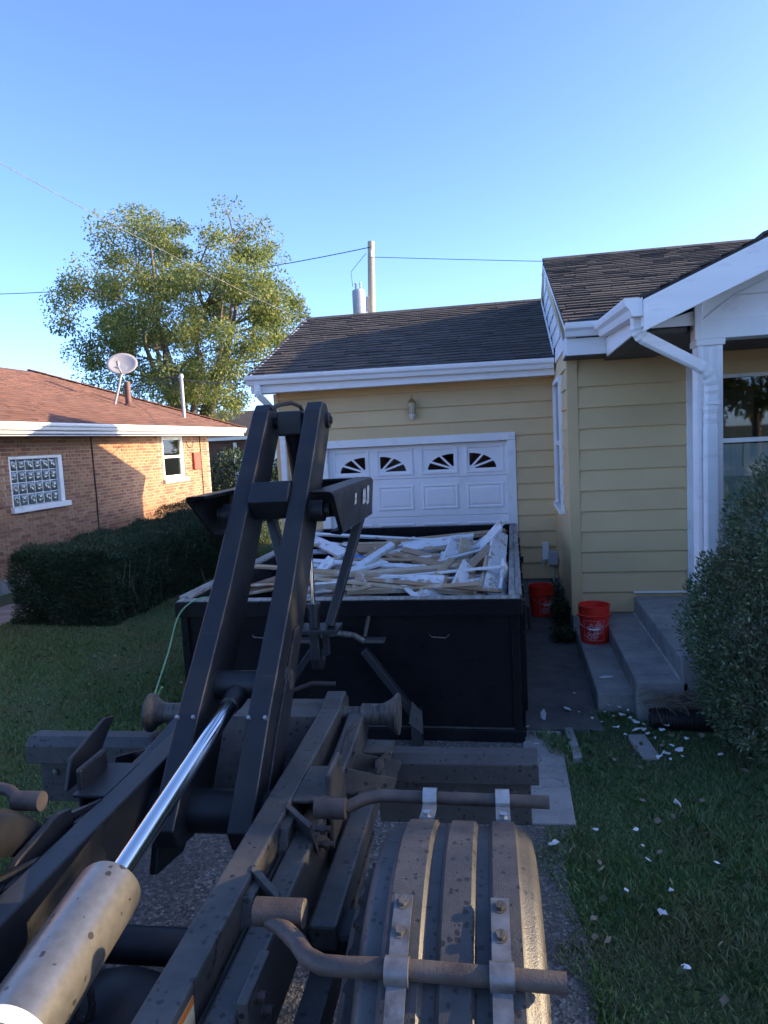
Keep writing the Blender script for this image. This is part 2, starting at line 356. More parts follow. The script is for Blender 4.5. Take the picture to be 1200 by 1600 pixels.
def link(name, me, mat, parent=None, smooth=None, bevel=0, seg=2):
    o = _link(name, me, mat, parent, smooth, bevel, seg)
    if parent is not None and parent.name in WT: o.location = [-q for q in WT[parent.name]]
    return o
def wthing(name, label, cat, loc, group=None):
    """a thing whose parts are written in world coordinates"""
    o = thing(name, label, cat, loc, 0, group); WT[o.name] = loc; return o
def inst(src, parent, loc=(0, 0, 0), rot=(0, 0, 0), name=None):
    o = src.copy(); COL.objects.link(o); o.parent = parent
    off = WT.get(parent.name, (0, 0, 0)) if parent else (0, 0, 0)
    o.location = [a - b for a, b in zip(loc, off)]; o.rotation_euler = rot
    return o

# ------------------------------------------------------------------ ground, driveway, walk
struct('ground', MB().add([(-900, -900, 0), (900, -900, 0), (900, 1800, 0), (-900, 1800, 0)], [(0, 1, 2, 3)]), 'ground')
def strip(name, xl, xr, mat, z, step=None, th=.05):
    """paved sheet between two ragged edges given as [(y, x)], with a little thickness"""
    mb = MB(); n = len(xl); vs = []
    for (y, a), (_, b) in zip(xl, xr): vs += [(a, y, z), (b, y, z), (a, y, z - th), (b, y, z - th)]
    fs = []
    for i in range(n - 1):
        k = 4 * i; fs += [(k, k + 1, k + 5, k + 4), (k, k + 4, k + 6, k + 2), (k + 1, k + 3, k + 7, k + 5)]
    fs += [(0, 2, 3, 1), (4 * n - 4, 4 * n - 3, 4 * n - 1, 4 * n - 2)]
    mb.add(vs, fs); return struct(name, mb, mat)
ys = [-12 + .3 * i for i in range(75)]
rj = random.Random(3)
strip('driveway', [(y, -2.75 + rj.uniform(-.05, .05)) for y in ys], [(y, .24 + rj.uniform(-.04, .04)) for y in ys], 'agg', .012)
ys = [5.26 + .25 * i for i in range(20)]
strip('asphalt_walk', [(y, -.6) for y in ys], [(y, .60 + rj.uniform(-.015, .015)) for y in ys], 'asphalt', .018)
mb = MB()
for (x0, x1, y0, y1) in ((.02, .33, 3.93, 5.22),):
    o = struct('concrete_path', MB().box(x0, x1 - .04, y0, y1, -.05, .024), 'concrete', bevel=.008)
struct('side_path', MB().box(-7.6, -6.75, 5.0, 9.6, -.05, .02), 'concrete')
struct('street', MB().box(-90, 90, -24, -9, -.05, .012), 'slab')  # unseen street, made wide and pale to bounce sunlight onto the house fronts
struct('pavement', MB().box(-90, 90, -8.2, -6.6, -.05, .03), 'slab')
struct('pavement', MB().box(-90, 90, -26.5, -24.8, -.05, .03), 'slab')

# ------------------------------------------------------------------ yellow house
H = wthing('yellow_house', 'cream yellow sided house with attached garage and grey shingle roof', 'house', (3.0, 11.0, 0))
def plank(x0, x1, y, z, h, parent=H):
    """lap siding board facing -Y: bottom edge proud"""
    mb = MB(); mb.add([(x0, y, z + h + .012), (x1, y, z + h + .012), (x1, y - .027, z), (x0, y - .027, z), (x1, y, z), (x0, y, z)],
                      [(0, 1, 2, 3), (3, 2, 4, 5), (0, 3, 5), (1, 4, 2)])
    return mb.build('siding_plank', 'siding', parent)
def plank_x(y0, y1, x, z, h, parent=H, mat='siding', ytop0=None, ytop1=None):
    """lap siding board facing -X"""
    a = y0 if ytop0 is None else ytop0; b = y1 if ytop1 is None else ytop1
    mb = MB(); mb.add([(x, a, z + h + .012), (x, b, z + h + .012), (x - .020, y1, z), (x - .020, y0, z), (x, y1, z), (x, y0, z)],
                      [(0, 3, 2, 1), (3, 5, 4, 2), (0, 5, 3), (1, 2, 4)])
    return mb.build('siding_plank', mat, parent)
GY, MY, MX = 10.0, 7.65, .60
SG, SM = .40, .38                       # roof slopes, garage and main
gz = lambda y: 3.17 + SG * (y - 9.58)    # top of garage roof, front slope
mz = lambda y: 3.20 + SM * (y - 7.28)
GR, MR = 12.8, 11.6                      # ridges
# solid cores (walls) with foundation
MB().box(-3.3, -2.62, GY + .003, GY + .14, .0, 2.97).add([], []).build('garage_wall', 'siding', H)
MB().box(.0, MX, GY + .003, GY + .14, .0, 2.97).build('garage_wall', 'siding', H)
MB().box(-2.62, .0, GY + .003, GY + .14, 2.20, 2.97).build('garage_wall', 'siding', H)
MB().box(-3.3, -3.16, GY + .14, 15.9, 0, 3.0).build('garage_wall', 'siding', H)
MB().prism([(10.0, 3.0), (15.9, 3.0), (15.6, 3.1), (GR, gz(GR) - .09), (10.0, 3.12)], 'x', -3.3, -3.16).build('garage_gable', 'siding', H)
MB().box(-3.16, MX, 15.76, 15.9, 0, 3.0).build('garage_wall', 'siding', H)
MB().box(-3.1, MX, GY + .2, 15.7, -.02, .02).build('garage_floor', 'concrete', H)
MB().box(MX + .003, 1.98, MY + .003, MY + .15, .0, 2.95).build('main_wall', 'siding', H)
MB().box(1.98, 4.2, MY + .003, MY + .15, 2.83, 2.95).build('main_wall', 'siding', H)
MB().box(1.98, 4.2, MY + .003, MY + .15, .0, .95).build('main_wall', 'siding', H)
MB().box(4.2, 11.4, MY + .003, MY + .15, .0, 2.95).build('main_wall', 'siding', H)
# gable end wall of the main part (faces -X)
MB().prism([(MY + .15, 0), (15.9, 0), (15.9, 2.9), (MR, mz(MR) - .12), (MY + .15, 3.0)], 'x', MX + .003, MX + .14).build('gable_wall', 'siding', H)
MB().prism([(MY, 0), (15.9, 0), (15.9, 2.9), (MR, mz(MR) - .12), (MY, 3.0)], 'x', 11.26, 11.4).build('gable_wall', 'siding', H)
MB().box(MX + .14, 11.26, 15.76, 15.9, 0, 2.95).build('main_wall', 'siding', H)
# foundation
MB().box(-3.28, -2.6, GY - .006, GY + .1, -.05, .235).build('foundation', 'concrete', H)
MB().box(.0, MX + .02, GY - .006, GY + .1, -.05, .235).build('foundation', 'concrete', H)
MB().box(MX - .012, MX + .1, MY + .05, GY, -.05, .235).build('foundation', 'concrete', H)
MB().box(MX - .012, 1.3, MY - .012, MY + .1, -.05, .30).build('foundation', 'concrete', H)
# siding: garage front
for k in range(13):
    z = .22 + .2201 * k
    if z > 2.9: break
    h = min(.2201, 2.96 - z)
    if z + h * .2 < 2.24 and z < 2.2:
        if k != 12: pass
        plank(.062, MX - .02, GY, z, h if z + h < 2.25 else h); plank(-3.29, -2.66, GY, z, h)
    else: plank(-3.29, MX - .02, GY, z, h)
# siding: main front wall
plank(MX + .085, 1.21, MY, .32, .211)
for k in range(12):
    z = .531 + .2122 * k
    if z > 2.85: break
    plank(MX + .085, 1.73, MY, z, min(.2122, 2.93 - z))
# siding: gable end wall facing -X, window gap at Y 8.62..9.72
k = 0
for k in range(22):
    z = .32 + .2122 * k
    def yr(zz):           # Y range of visible gable between front eave line and the back
        return MY + .02 if zz < 3.0 else MY + .02 + (zz - 2.98) / SM
    zt = z + .2122
    if z < 2.95:
        segs = [(MY + .02, 8.60), (9.74, GY - .01)] if 1.25 < z < 2.8 else [(MY + .02, GY - .01)]
        for a, b in segs: plank_x(a, b, MX, z, min(.2122, .2122))
    else:
        a0, a1 = yr(z), yr(zt); b0 = MR + .3
        if a1 < MR: plank_x(a0, b0, MX, z, .2122, mat='alu' if False else 'trim', ytop0=a1)
        else: plank_x(a0, b0, MX, z, max(.02, (mz(MR) - .12) - z), mat='trim', ytop0=MR - .02)
# corner boards and trim
MB().box(MX - .024, MX + .085, MY - .026, MY + .0, .28, 2.93).build('corner_board', 'siding', H, bevel=.004)
MB().box(MX - .026, MX - .0, MY + .001, MY + .07, .28, 2.93).build('corner_board', 'siding', H, bevel=.004)
MB().box(MX - .035, MX - .005, GY - .045, GY + .0, .22, 2.9).build('corner_trim', 'siding', H, bevel=.004)
MB().box(1.73, 1.83, MY - .035, MY, .5, 2.86).build('trim_board', 'trim', H, bevel=.004)
MB().box(-3.33, -3.26, GY - .03, GY + .03, .2, 2.95).build('corner_board', 'siding', H, bevel=.004)
MB().box(1.20, 1.9, MY - .03, MY - .018, .515, .535).build('flashing', 'trim', H)
# soffits, fascia, gutters
MB().box(-3.5, MX, 9.62, GY, 2.955, 2.975).build('soffit', 'trim', H)
MB().box(-3.52, MX - .02, 9.60, 9.625, 2.945, 3.10).build('fascia', 'alu', H, bevel=.004)
def gutter(p0, p1, out, parent=H, hgt=.125, dep=.12, mat='alu'):
    """K-style gutter from p0 to p1; out = unit vector pointing away from the fascia; p at top back edge"""
    p0 = Vector(p0); p1 = Vector(p1); o = Vector(out)
    prof = [(0, 0), (0, -hgt), (dep * .58, -hgt), (dep * .72, -hgt * .62), (dep * .95, -hgt * .42), (dep, -hgt * .18), (dep, 0), (dep * .88, 0), (dep * .88, -.012), (dep * .8, -.05), (dep * .5, -hgt + .006), (.006, -hgt + .006), (.006, 0)]
    vs = []; n = len(prof)
    for P in (p0, p1):
        for a, b in prof: vs.append(P + o * a + Vector((0, 0, b)))
    fs = [(i, (i + 1) % n, n + (i + 1) % n, n + i) for i in range(n)]
    mb = MB().add(vs, fs)
    for e, P in ((0, p0), (1, p1)):
        b = len(mb.v); mb.add([P + o * a + Vector((0, 0, z)) for a, z in prof[:7]], [tuple(range(7))])
    return mb.build('gutter', mat, parent)
gutter((-3.56, 9.598, 3.185), (MX - .03, 9.598, 3.15), (0, -1, 0))
MB().box(MX - .05, 1.0, 7.22, MY, 2.925, 2.945).build('soffit', 'ceil', H)
MB().box(MX - .05, 1.02, 7.215, 7.235, 2.93, 3.09).build('fascia', 'alu', H, bevel=.004)
MB().box(MX - .05, MX - .03, 7.235, MY + .03, 2.93, 3.12).build('fascia', 'alu', H, bevel=.004)
gutter((MX - .06, 7.213, 3.225), (1.0, 7.213, 3.225), (0, -1, 0))
# main rake trim along the gable
MB().beam((MX - .012, 7.3, mz(7.3) - .07), (MX - .012, MR, mz(MR) - .07), .03, .10).build('rake_trim', 'trim', H)
MB().beam((MX - .012, MR, mz(MR) - .07), (MX - .012, 15.9, mz(MR) - SM * (15.9 - MR) - .07), .03, .10).build('rake_trim', 'trim', H)
MB().beam((-3.52, 9.6, gz(9.6) - .06), (-3.52, GR, gz(GR) - .06), .03, .14).build('rake_trim', 'trim', H)
MB().beam((-3.52, GR, gz(GR) - .06), (-3.52, 16.0, gz(GR) - SG * (16 - GR) - .06), .03, .14).build('rake_trim', 'trim', H)

def roof_plane(parent, x0, x1, y0, z0, y1, z1, mat='shingle', name='roof', th=.06, exp=.14, tab=.30, clip=None, seed=1, detail=True):
    """sloped slab rising from (y0,z0) to (y1,z1) plus courses of tabs"""
    d = Vector((0, y1 - y0, z1 - z0)); L = d.length; d.normalize(); n = Vector((0, -d.z, d.y)) if d.y > 0 else Vector((0, d.z, -d.y))
    if n.z < 0: n = -n
    a, b = Vector((x0, y0, z0)), Vector((x1, y0, z0)); mb = MB()
    p = [a, b, b + d * L, a + d * L]; q = [v - n * th for v in p]
    mb.hexa([*q, *p])
    slab = mb.build(name, mat, parent)
    if not detail: return slab
    rr = random.Random(seed); mb = MB(); rows = int(L / exp)
    for r in range(rows + 1):
        s0 = r * exp - .02; s1 = min(L, s0 + exp + .05); x = x0 - rr.uniform(0, tab)
        while x < x1:
            wd = tab * rr.choice((.5, .8, 1, 1, 1.2)); xa, xb = max(x, x0 - .015), min(x + wd, x1 + .015)
            x += wd
            if xb - xa < .03: continue
            if clip and not clip((xa + xb) / 2, y0 + d.y * (s0 + s1) / 2): continue
            t0 = .012 + rr.uniform(0, .011); g = .003; off = rr.choice((0, 0, -.018, .012))
            A = lambda X, s, t: Vector((X, y0, z0)) + d * s + n * t
            sa = s0 + off
            mb.hexa([A(xa + g, sa, .001), A(xb - g, sa, .001), A(xb - g, s1, .001), A(xa + g, s1, .001),
                     A(xa + g, sa, t0 + .008), A(xb - g, sa, t0 + .008 + rr.uniform(-.003, .003)), A(xb - g, s1, .004), A(xa + g, s1, .004)])
    o = mb.build('shingles', mat, slab); o['kind'] = 'stuff'
    return slab
roof_plane(H, -3.55, MX, 9.56, gz(9.56), GR, gz(GR), seed=2)
roof_plane(H, -3.55, MX + 1, 16.1, gz(GR) - SG * (16.1 - GR), GR, gz(GR), seed=3, detail=False)
roof_plane(H, MX - .03, 11.5, 7.26, mz(7.26), MR, mz(MR), seed=4)
roof_plane(H, MX - .03, 11.5, 16.0, mz(MR) - SM * (16.0 - MR), MR, mz(MR), seed=5, detail=False)
for (x0, x1, y, z) in ((-3.55, MX + .05, GR, gz(GR)), (MX - .03, 11.5, MR, mz(MR))):
    mb = MB(); x = x0
    while x < x1:
        mb.prism([(y - .16, z - .052), (y, z + .018), (y + .16, z - .052), (y + .16, z - .04), (y, z + .03), (y - .16, z - .04)], 'x', x, min(x + .24, x1) + .01); x += .24
    o = mb.build('ridge_cap', 'shingle', H)
# flashing strip where garage roof meets the gable wall
MB().beam((MX - .03, 9.6, gz(9.6) + .045), (MX - .03, GR - .3, gz(GR - .3) + .045), .012, .07).build('flashing', 'trim', H)

# porch: gable roof facing the camera, beam, column, ceiling
PY, PX0, PAP, PX1, PS = 5.30, .93, 3.2, 5.47, .43
pz = lambda x: 3.10 + PS * (min(x, 2 * PAP - x) - PX0)
for side in (0, 1):
    xa, xb = (PX0, PAP) if side == 0 else (PX1, PAP)
    mb = MB(); za, zb = pz(xa), pz(xb); yb0 = 7.4; yb1 = 7.28 + (zb - 3.2) / SM + .1
    mb.hexa([(xa, PY - .02, za - .05), (xb, PY - .02, zb - .05), (xb, yb1, zb - .05), (xa, yb0, za - .05), (xa, PY - .02, za), (xb, PY - .02, zb), (xb, yb1, zb), (xa, yb0, za)])
    o = mb.build('porch_roof', 'shingle', H)
    mb = MB(); rr = random.Random(9 + side); L = abs(xb - xa); sgn = 1 if xb > xa else -1
    for r in range(int(L / .13) + 1):
        s0 = r * .13; s1 = min(s0 + .17, L); y = PY - .04
        ymax = 7.28 + (pz(xa + sgn * s0) - 3.2) / SM + .05
        while y < ymax:
            wd = rr.choice((.15, .25, .3, .3)); ye = min(y + wd, ymax + .05); t = .012 + rr.uniform(0, .012)
            X0, X1 = xa + sgn * (s0 - .03), xa + sgn * s1; Z0, Z1 = pz(xa) + PS * (s0 - .03), pz(xa) + PS * s1
            mb.hexa([(X0, y + .003, Z0 + .001), (X1, y + .003, Z1 + .001), (X1, ye - .003, Z1 + .001), (X0, ye - .003, Z0 + .001),
                     (X0, y + .003, Z0 + t + .006), (X1, y + .003, Z1 + .004), (X1, ye - .003, Z1 + .004), (X0, ye - .003, Z0 + t + .006)]); y = ye
    q = mb.build('shingles', 'shingle', o); q['kind'] = 'stuff'
    mb = MB()                                                  # rake fascia
    x0, x1 = (PX0 - .01, PAP) if side == 0 else (PAP, PX1 + .01)
    mb.hexa([(x0, PY - .05, pz(x0) - .235), (x1, PY - .05, pz(x1) - .235), (x1, PY - .02, pz(x1) - .235), (x0, PY - .02, pz(x0) - .235),
             (x0, PY - .05, pz(x0) - .02), (x1, PY - .05, pz(x1) - .02), (x1, PY - .02, pz(x1) - .02), (x0, PY - .02, pz(x0) - .02)])
    mb.build('rake_fascia', 'alu', H, bevel=.005)
# gable infill boards above the porch beam
for k in range(7):
    z = 2.965 + .165 * k; xl = max(1.40, PX0 + (z + .165 - 2.84) / PS + .02); xr = 2 * PAP - xl
    xl0 = max(1.40, PX0 + (z - 2.84) / PS + .02)
    if xr - xl < .1: break
    mb = MB().add([(xl, 5.70, z + .17), (xr, 5.70, z + .17), (2 * PAP - xl0, 5.682, z), (xl0, 5.682, z), (2 * PAP - xl0, 5.70, z), (xl0, 5.70, z)], [(0, 1, 2, 3), (3, 2, 4, 5), (0, 3, 5), (1, 4, 2)])
    mb.build('gable_board', 'trim', H)
MB().prism([(1.36, 2.84), (2 * PAP - 1.36, 2.84), (2 * PAP - 1.36, 3.1), (PAP, 3.85), (1.36, 3.1)], 'y', 5.705, 5.74).build('gable_panel', 'trim', H)
MB().box(1.36, 2 * PAP - 1.36, 5.66, 5.86, 2.825, 2.965).build('porch_beam', 'trim', H, bevel=.006)
MB().box(1.345, 1.40, 5.655, 5.70, 2.82, 3.14).build('beam_end_trim', 'trim', H, bevel=.004)
MB().prism([(.96, 2.935), (1.355, 2.935), (1.355, 3.04)], 'y', 5.69, 5.72).build('gable_panel', 'trim', H)
mb = MB(); x = .95
while x < 5.4:
    mb.box(x, x + .118, 5.87 if 1.30 < x < 5.0 else 5.73, MY - .02, 2.90 if x < 1.36 else 2.915, 2.93); x += .12
mb.build('porch_ceiling', 'ceil', H)
MB().box(PX0 - .01, PX0 + .012, PY - .02, 7.2, 2.90, 3.07).build('fascia', 'alu', H, bevel=.004)
gutter((PX0 - .012, 7.12, 3.20), (PX0 - .012, PY - .03, 3.095), (-1, 0, 0))
def fluted(cx, cy, z0, z1, r, name='porch_column', square=True):
    mb = MB(); prof = []
    n = 8; s = r
    # square column with fluted faces: outline with shallow grooves
    pts = []
    for side in range(4):
        for i in range(9):
            t = -1 + 2 * i / 9; gdep = .93 if i in (2, 3, 5, 6) else 1.0
            a = (t * s, -s * gdep) if i else (-s, -s)
            c_, s_ = [(1, 0), (0, 1), (-1, 0), (0, -1)][side]
            pts.append((cx + a[0] * c_ - a[1] * s_, cy + a[0] * s_ + a[1] * c_))
    mb.prism(pts, 'z', z0, z1); o = mb.build(name, 'alu', H)
    MB().box(cx - s * 1.18, cx + s * 1.18, cy - s * 1.18, cy + s * 1.18, z1 - .045, z1).build('column_capital', 'alu', o, bevel=.006)
    MB().box(cx - s * 1.18, cx + s * 1.18, cy - s * 1.18, cy + s * 1.18, z0, z0 + .09).build('column_base', 'alu', o, bevel=.006)
fluted(1.455, 5.76, .51, 2.825, .085); fluted(5.0, 5.76, .51, 2.825, .085)
# downspouts
def spout(path, name='downspout', parent=H, w=.075, d=.055, mat='alu'):
    mb = MB(); P = [Vector(p) for p in path]
    pts = [P[0]]
    for i in range(1, len(P) - 1):                      # rounded elbows
        a, b, c = P[i - 1], P[i], P[i + 1]; r = min(.13, (a - b).length * .45, (c - b).length * .45)
        p = b + (a - b).normalized() * r; q = b + (c - b).normalized() * r
        for k in range(8):
            t = k / 7; pts.append(p * (1 - t) ** 2 + b * 2 * t * (1 - t) + q * t * t)
    pts.append(P[-1]); n = 12; vs = []; fs = []
    for i, p in enumerate(pts):
        dr = (pts[min(i + 1, len(pts) - 1)] - pts[max(i - 1, 0)]).normalized()
        sd = dr.cross(Vector((0, 1, 0.02))).normalized(); up = sd.cross(dr)
        cr = .90 if (i % 2 and 0 < i < len(pts) - 1) else 1.0
        for j in range(n):
            t = 2 * math.pi * j / n + .26; cx = math.copysign(abs(math.cos(t)) ** .45, math.cos(t)); sy = math.copysign(abs(math.sin(t)) ** .45, math.sin(t))
            rib = .93 if j % 2 else 1.0
            vs.append(p + (sd * cx * w / 2 + up * sy * d / 2) * cr * rib)
    for i in range(len(pts) - 1):
        for j in range(n): fs.append((i * n + j, i * n + (j + 1) % n, (i + 1) * n + (j + 1) % n, (i + 1) * n + j))
    return MB().add(vs, fs).build(name, mat, parent)
spout([(.90, 5.40, 2.99), (.90, 5.40, 2.86), (1.44, 5.58, 2.58), (1.44, 5.63, 2.30), (1.44, 5.63, .7)], w=.10, d=.075)
MB().box(1.39, 1.49, 5.58, 5.60, 2.35, 2.375).build('downspout_strap', 'trim', H)
spout([(-3.40, 9.53, 3.06), (-3.40, 9.53, 2.93), (-3.22, 9.92, 2.62), (-3.22, 9.95, 2.3), (-3.22, 9.95, .35)], w=.09, d=.07)
# porch window wall to the right of the column
PW = MB().box(1.98, 4.2, MY - .02, MY + .02, 2.69, 2.83).build('window_header', 'siding', H)
def window(x0, x1, y, z0, z1, parent, mid=None, ft=.05, name='window', glassy=.0):
    """double hung window facing -Y: frame > sashes and panes"""
    mb = MB()
    mb.box(x0, x0 + ft, y - .04, y + .02, z0, z1).box(x1 - ft, x1, y - .04, y + .02, z0, z1).box(x0 + ft, x1 - ft, y - .042, y + .02, z1 - ft, z1).box(x0 + ft, x1 - ft, y - .042, y + .02, z0, z0 + ft)
    if mid: mb.box(x0 + ft, x1 - ft, y - .03, y + .01, mid - .022, mid + .022)
    f = mb.build(name, 'trim', parent, bevel=.003)
    for a, b in ([(z0 + ft, mid - .022), (mid + .022, z1 - ft)] if mid else [(z0 + ft, z1 - ft)]):
        MB().box(x0 + ft, x1 - ft, y - .006, y - .002, a, b).build('pane', 'glass', f)
    return f
f = window(2.0, 3.3, MY + .02, .98, 2.69, H, mid=2.04, ft=.035)
f = window(3.3, 4.15, MY + .02, .98, 2.69, H, mid=2.04, ft=.035)
for i in range(16):
    x = 2.0 + i * .14; MB().box(x, x + .135, MY + .05 + .02 * (i % 2), MY + .065 + .02 * (i % 2), 1.78, 2.0).build('valance_fold', 'curtain', H)
MB().box(2.0, 4.2, MY + .09, MY + .10, .9, 2.0).build('window_blind', 'curtain', H)
MB().box(2.0, 4.2, MY + .06, MY + .07, 1.44, 1.68).build('window_panel', 'sage', H)
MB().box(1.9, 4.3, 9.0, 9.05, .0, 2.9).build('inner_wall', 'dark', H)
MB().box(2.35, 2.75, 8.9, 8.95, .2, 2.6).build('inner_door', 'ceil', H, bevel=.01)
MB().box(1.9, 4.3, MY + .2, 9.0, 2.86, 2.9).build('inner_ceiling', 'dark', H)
# side window on the gable wall (faces -X)
mb = MB(); y0, y1, z0, z1, x = 8.60, 9.74, 1.30, 2.86, MX
mb.box(x - .045, x + .02, y0, y0 + .06, z0, z1).box(x - .045, x + .02, y1 - .06, y1, z0, z1).box(x - .046, x + .02, y0 + .06, y1 - .06, z1 - .06, z1).box(x - .07, x + .02, y0 - .02, y1 + .02, z0 - .05, z0)
mb.box(x - .03, x + .01, y0 + .06, y1 - .06, 2.05, 2.10)
f = mb.build('side_window', 'trim', H, bevel=.003)
for a, b in ((z0, 2.05), (2.10, z1 - .06)): MB().box(x - .012, x - .008, y0 + .06, y1 - .06, a, b).build('pane', 'glass', f)
MB().box(x - .003, x - .001, y0 + .06, y1 - .06, z0, z1 - .06).build('blind', 'curtain', f)

# garage door with sunburst windows
MB().box(-2.70, -2.585, GY - .035, GY + .10, .0, 2.135).build('door_trim', 'trim', H, bevel=.006)
MB().box(-.055, .06, GY - .035, GY + .10, .0, 2.135).build('door_trim', 'trim', H, bevel=.006)
MB().box(-2.70, .06, GY - .037, GY + .10, 2.137, 2.245).build('door_trim', 'trim', H, bevel=.006)
DX0, DW, DY = -2.583, .632, GY + .075
GD = MB().box(DX0, -.057, DY + .02, DY + .05, .02, 1.66).build('garage_door', 'door', H)
for k in range(3):
    MB().box(DX0, -.057, DY + .003, DY + .019, .03 + .545 * k, .03 + .545 * k + .538).build('door_section', 'door', GD, bevel=.006)
    for c in range(4):
        xa = DX0 + .055 + DW * c; za = .03 + .545 * k + .09
        mb = MB(); w_, h_ = DW - .11, .36
        for i, (e, dz) in enumerate(((0, 0), (.018, -.010), (.05, -.010), (.075, .0))):
            pass
        P = lambda e, d: [(xa + e, DY + d, za + e), (xa + w_ - e, DY + d, za + e), (xa + w_ - e, DY + d, za + h_ - e), (xa + e, DY + d, za + h_ - e)]
        rings = [P(0, .002), P(.014, -.010), P(.030, -.010), P(.045, .001), P(.075, -.008)]
        vs = sum(rings, []); fs = []
        for i in range(4):
            for j in range(4): fs.append((i * 4 + j, i * 4 + (j + 1) % 4, i * 4 + 4 + (j + 1) % 4, i * 4 + 4 + j))
        fs.append((16, 17, 18, 19)); mb.add(vs, fs).build('raised_panel', 'door', GD)
# window row
zb, zt = 1.665, 2.13
for c in range(4):
    xa = DX0 + DW * c; xb = xa + DW
    wx0, wx1, wz0, wz1 = xa + .075, xb - .075, 1.735, 2.065
    mb = MB().box(xa, wx0, DY + .003, DY + .05, zb, zt).box(wx1, xb, DY + .003, DY + .05, zb, zt).box(wx0, wx1, DY + .004, DY + .05, zb, wz0).box(wx0, wx1, DY + .004, DY + .05, wz1, zt)
    mb.build('window_section', 'door', GD)
    mb = MB(); e = .022; t = DY - .014
    mb.box(wx0 - e, wx0 + .008, t, DY + .01, wz0 - e, wz1 + e).box(wx1 - .008, wx1 + e, t, DY + .01, wz0 - e, wz1 + e).box(wx0 + .008, wx1 - .008, t + .001, DY + .01, wz0 - e, wz0 + .008).box(wx0 + .008, wx1 - .008, t + .001, DY + .01, wz1 - .008, wz1 + e)
    wf = mb.build('door_window', 'door', GD, bevel=.003)
    # quarter fan: centre bottom right for panes 0 and 2, bottom left for 1 and 3
    flip = c % 2 == 1; m_ = .045
    cx, cz = (wx0 + m_ - .01, wz0 + .035) if flip else (wx1 - m_ + .01, wz0 + .035)
    RX, RZ = (wx1 - wx0) - .115, .215; sg = 1 if flip else -1
    n = 18; mb = MB(); ya, yb = DY + .006, DY + .016
    outer = []; inner = []
    X0, X1 = wx0, wx1
    for i in range(n + 1):
        a = math.pi / 2 * i / n; dx, dz = math.cos(a) * RX * sg, math.sin(a) * RZ
        inner.append((cx + dx, cz + dz))
        tx = ((X1 if sg > 0 else X0) - cx) / dx if abs(dx) > 1e-6 else 1e9; tz = (wz1 - cz) / dz if dz > 1e-6 else 1e9
        k_ = min(tx, tz); outer.append((cx + dx * k_, cz + dz * k_))
    corner = (X1 if sg > 0 else X0, wz1)
    for i in range(n):
        q = [inner[i], inner[i + 1], outer[i + 1], outer[i]]
        mb.add([(p[0], ya, p[1]) for p in q] + [(p[0], yb, p[1]) for p in q], [(0, 1, 2, 3), (0, 1, 5, 4)])
        if (outer[i][0] == corner[0]) != (outer[i + 1][0] == corner[0]) or (abs(outer[i][0] - corner[0]) < 1e-6 and abs(outer[i + 1][1] - wz1) < 1e-6 and abs(outer[i + 1][0] - corner[0]) > 1e-6):
            mb.add([(outer[i][0], ya, outer[i][1]), (corner[0], ya, corner[1]), (outer[i + 1][0], ya, outer[i + 1][1])], [(0, 1, 2)])
    mb.add([(X0, ya, wz0), (X1, ya, wz0), (X1, ya, cz), (X0, ya, cz), (X0, yb, cz), (X1, yb, cz)], [(0, 1, 2, 3), (3, 2, 5, 4)])
    xs = (X0, cx) if flip else (cx, X1)
    mb.add([(xs[0], ya, cz), (xs[1], ya, cz), (xs[1], ya, wz1), (xs[0], ya, wz1)], [(0, 1, 2, 3)])
    for a in (30, 60):
        a = R(a); ex, ez = cx + math.cos(a) * RX * 1.01 * sg, cz + math.sin(a) * RZ * 1.01
        mb.beam((cx + math.cos(a) * RX * .16 * sg, ya - .002, cz + math.sin(a) * RZ * .16), (ex, ya - .002, ez), .010, .028, up=(0, 0, 1))
    hub = [(cx, cz)] + [(cx + math.cos(math.pi / 2 * i / 6) * RX * .2 * sg, cz + math.sin(math.pi / 2 * i / 6) * RZ * .2) for i in range(7)]
    mb.add([(p[0], ya - .001, p[1]) for p in hub], [tuple(range(8))])
    mb.build('sunburst_insert', 'door', wf)
    MB().box(wx0, wx1, DY + .024, DY + .028, wz0, wz1).build('pane', 'glass', wf)
MB().box(-2.7, .1, 11.4, 11.45, 0, 2.6).build('garage_back_board', 'brown', H)  # brown board standing in for the brick reflection in the fan windows
MB().box(-1.9, -1.5, 11.2, 11.3, .2, 1.95).build('garage_shelf', 'trim', H)
MB().box(.38, .46, GY - .055, GY - .02, .48, .72).build('outlet_cover', 'alu', H, bevel=.004)
mb = MB().box(.45, .58, GY - .13, GY - .02, .42, .60).cyl((.52, GY - .08, .42), (.52, GY - .08, .15), .014).cyl((.40, GY - .06, .48), (.37, GY - .10, .38), .008)
mb.build('meter_box', 'greymetal', H, bevel=.006)
# wall lantern
LN = wthing('wall_lantern', 'old brass and glass coach lantern on the garage wall above the door', 'lantern', (-1.325, GY - .02, 2.47))
lx, ly = -1.325, GY - .11
MB().lathe([(.0, 2.82), (.012, 2.80), (.008, 2.775), (.03, 2.755), (.058, 2.715), (.060, 2.70), (.045, 2.70)], 8, (lx, ly, 0)).build('lantern_cap', 'brass', LN, smooth=40)
MB().lathe([(.048, 2.70), (.040, 2.56), (.036, 2.55)], 8, (lx, ly, 0)).build('lantern_glass', 'lampglass', LN)
MB().lathe([(.04, 2.555), (.045, 2.545), (.03, 2.52), (.02, 2.49), (.0, 2.475)], 8, (lx, ly, 0)).build('lantern_base', 'trim', LN, smooth=40)
mb = MB()
for j in range(8):
    t = 2 * math.pi * (j + .5) / 8; mb.cyl((lx + .05 * math.cos(t), ly + .05 * math.sin(t), 2.70), (lx + .042 * math.cos(t), ly + .042 * math.sin(t), 2.55), .004, n=5)
mb.build('lantern_ribs', 'brass', LN)
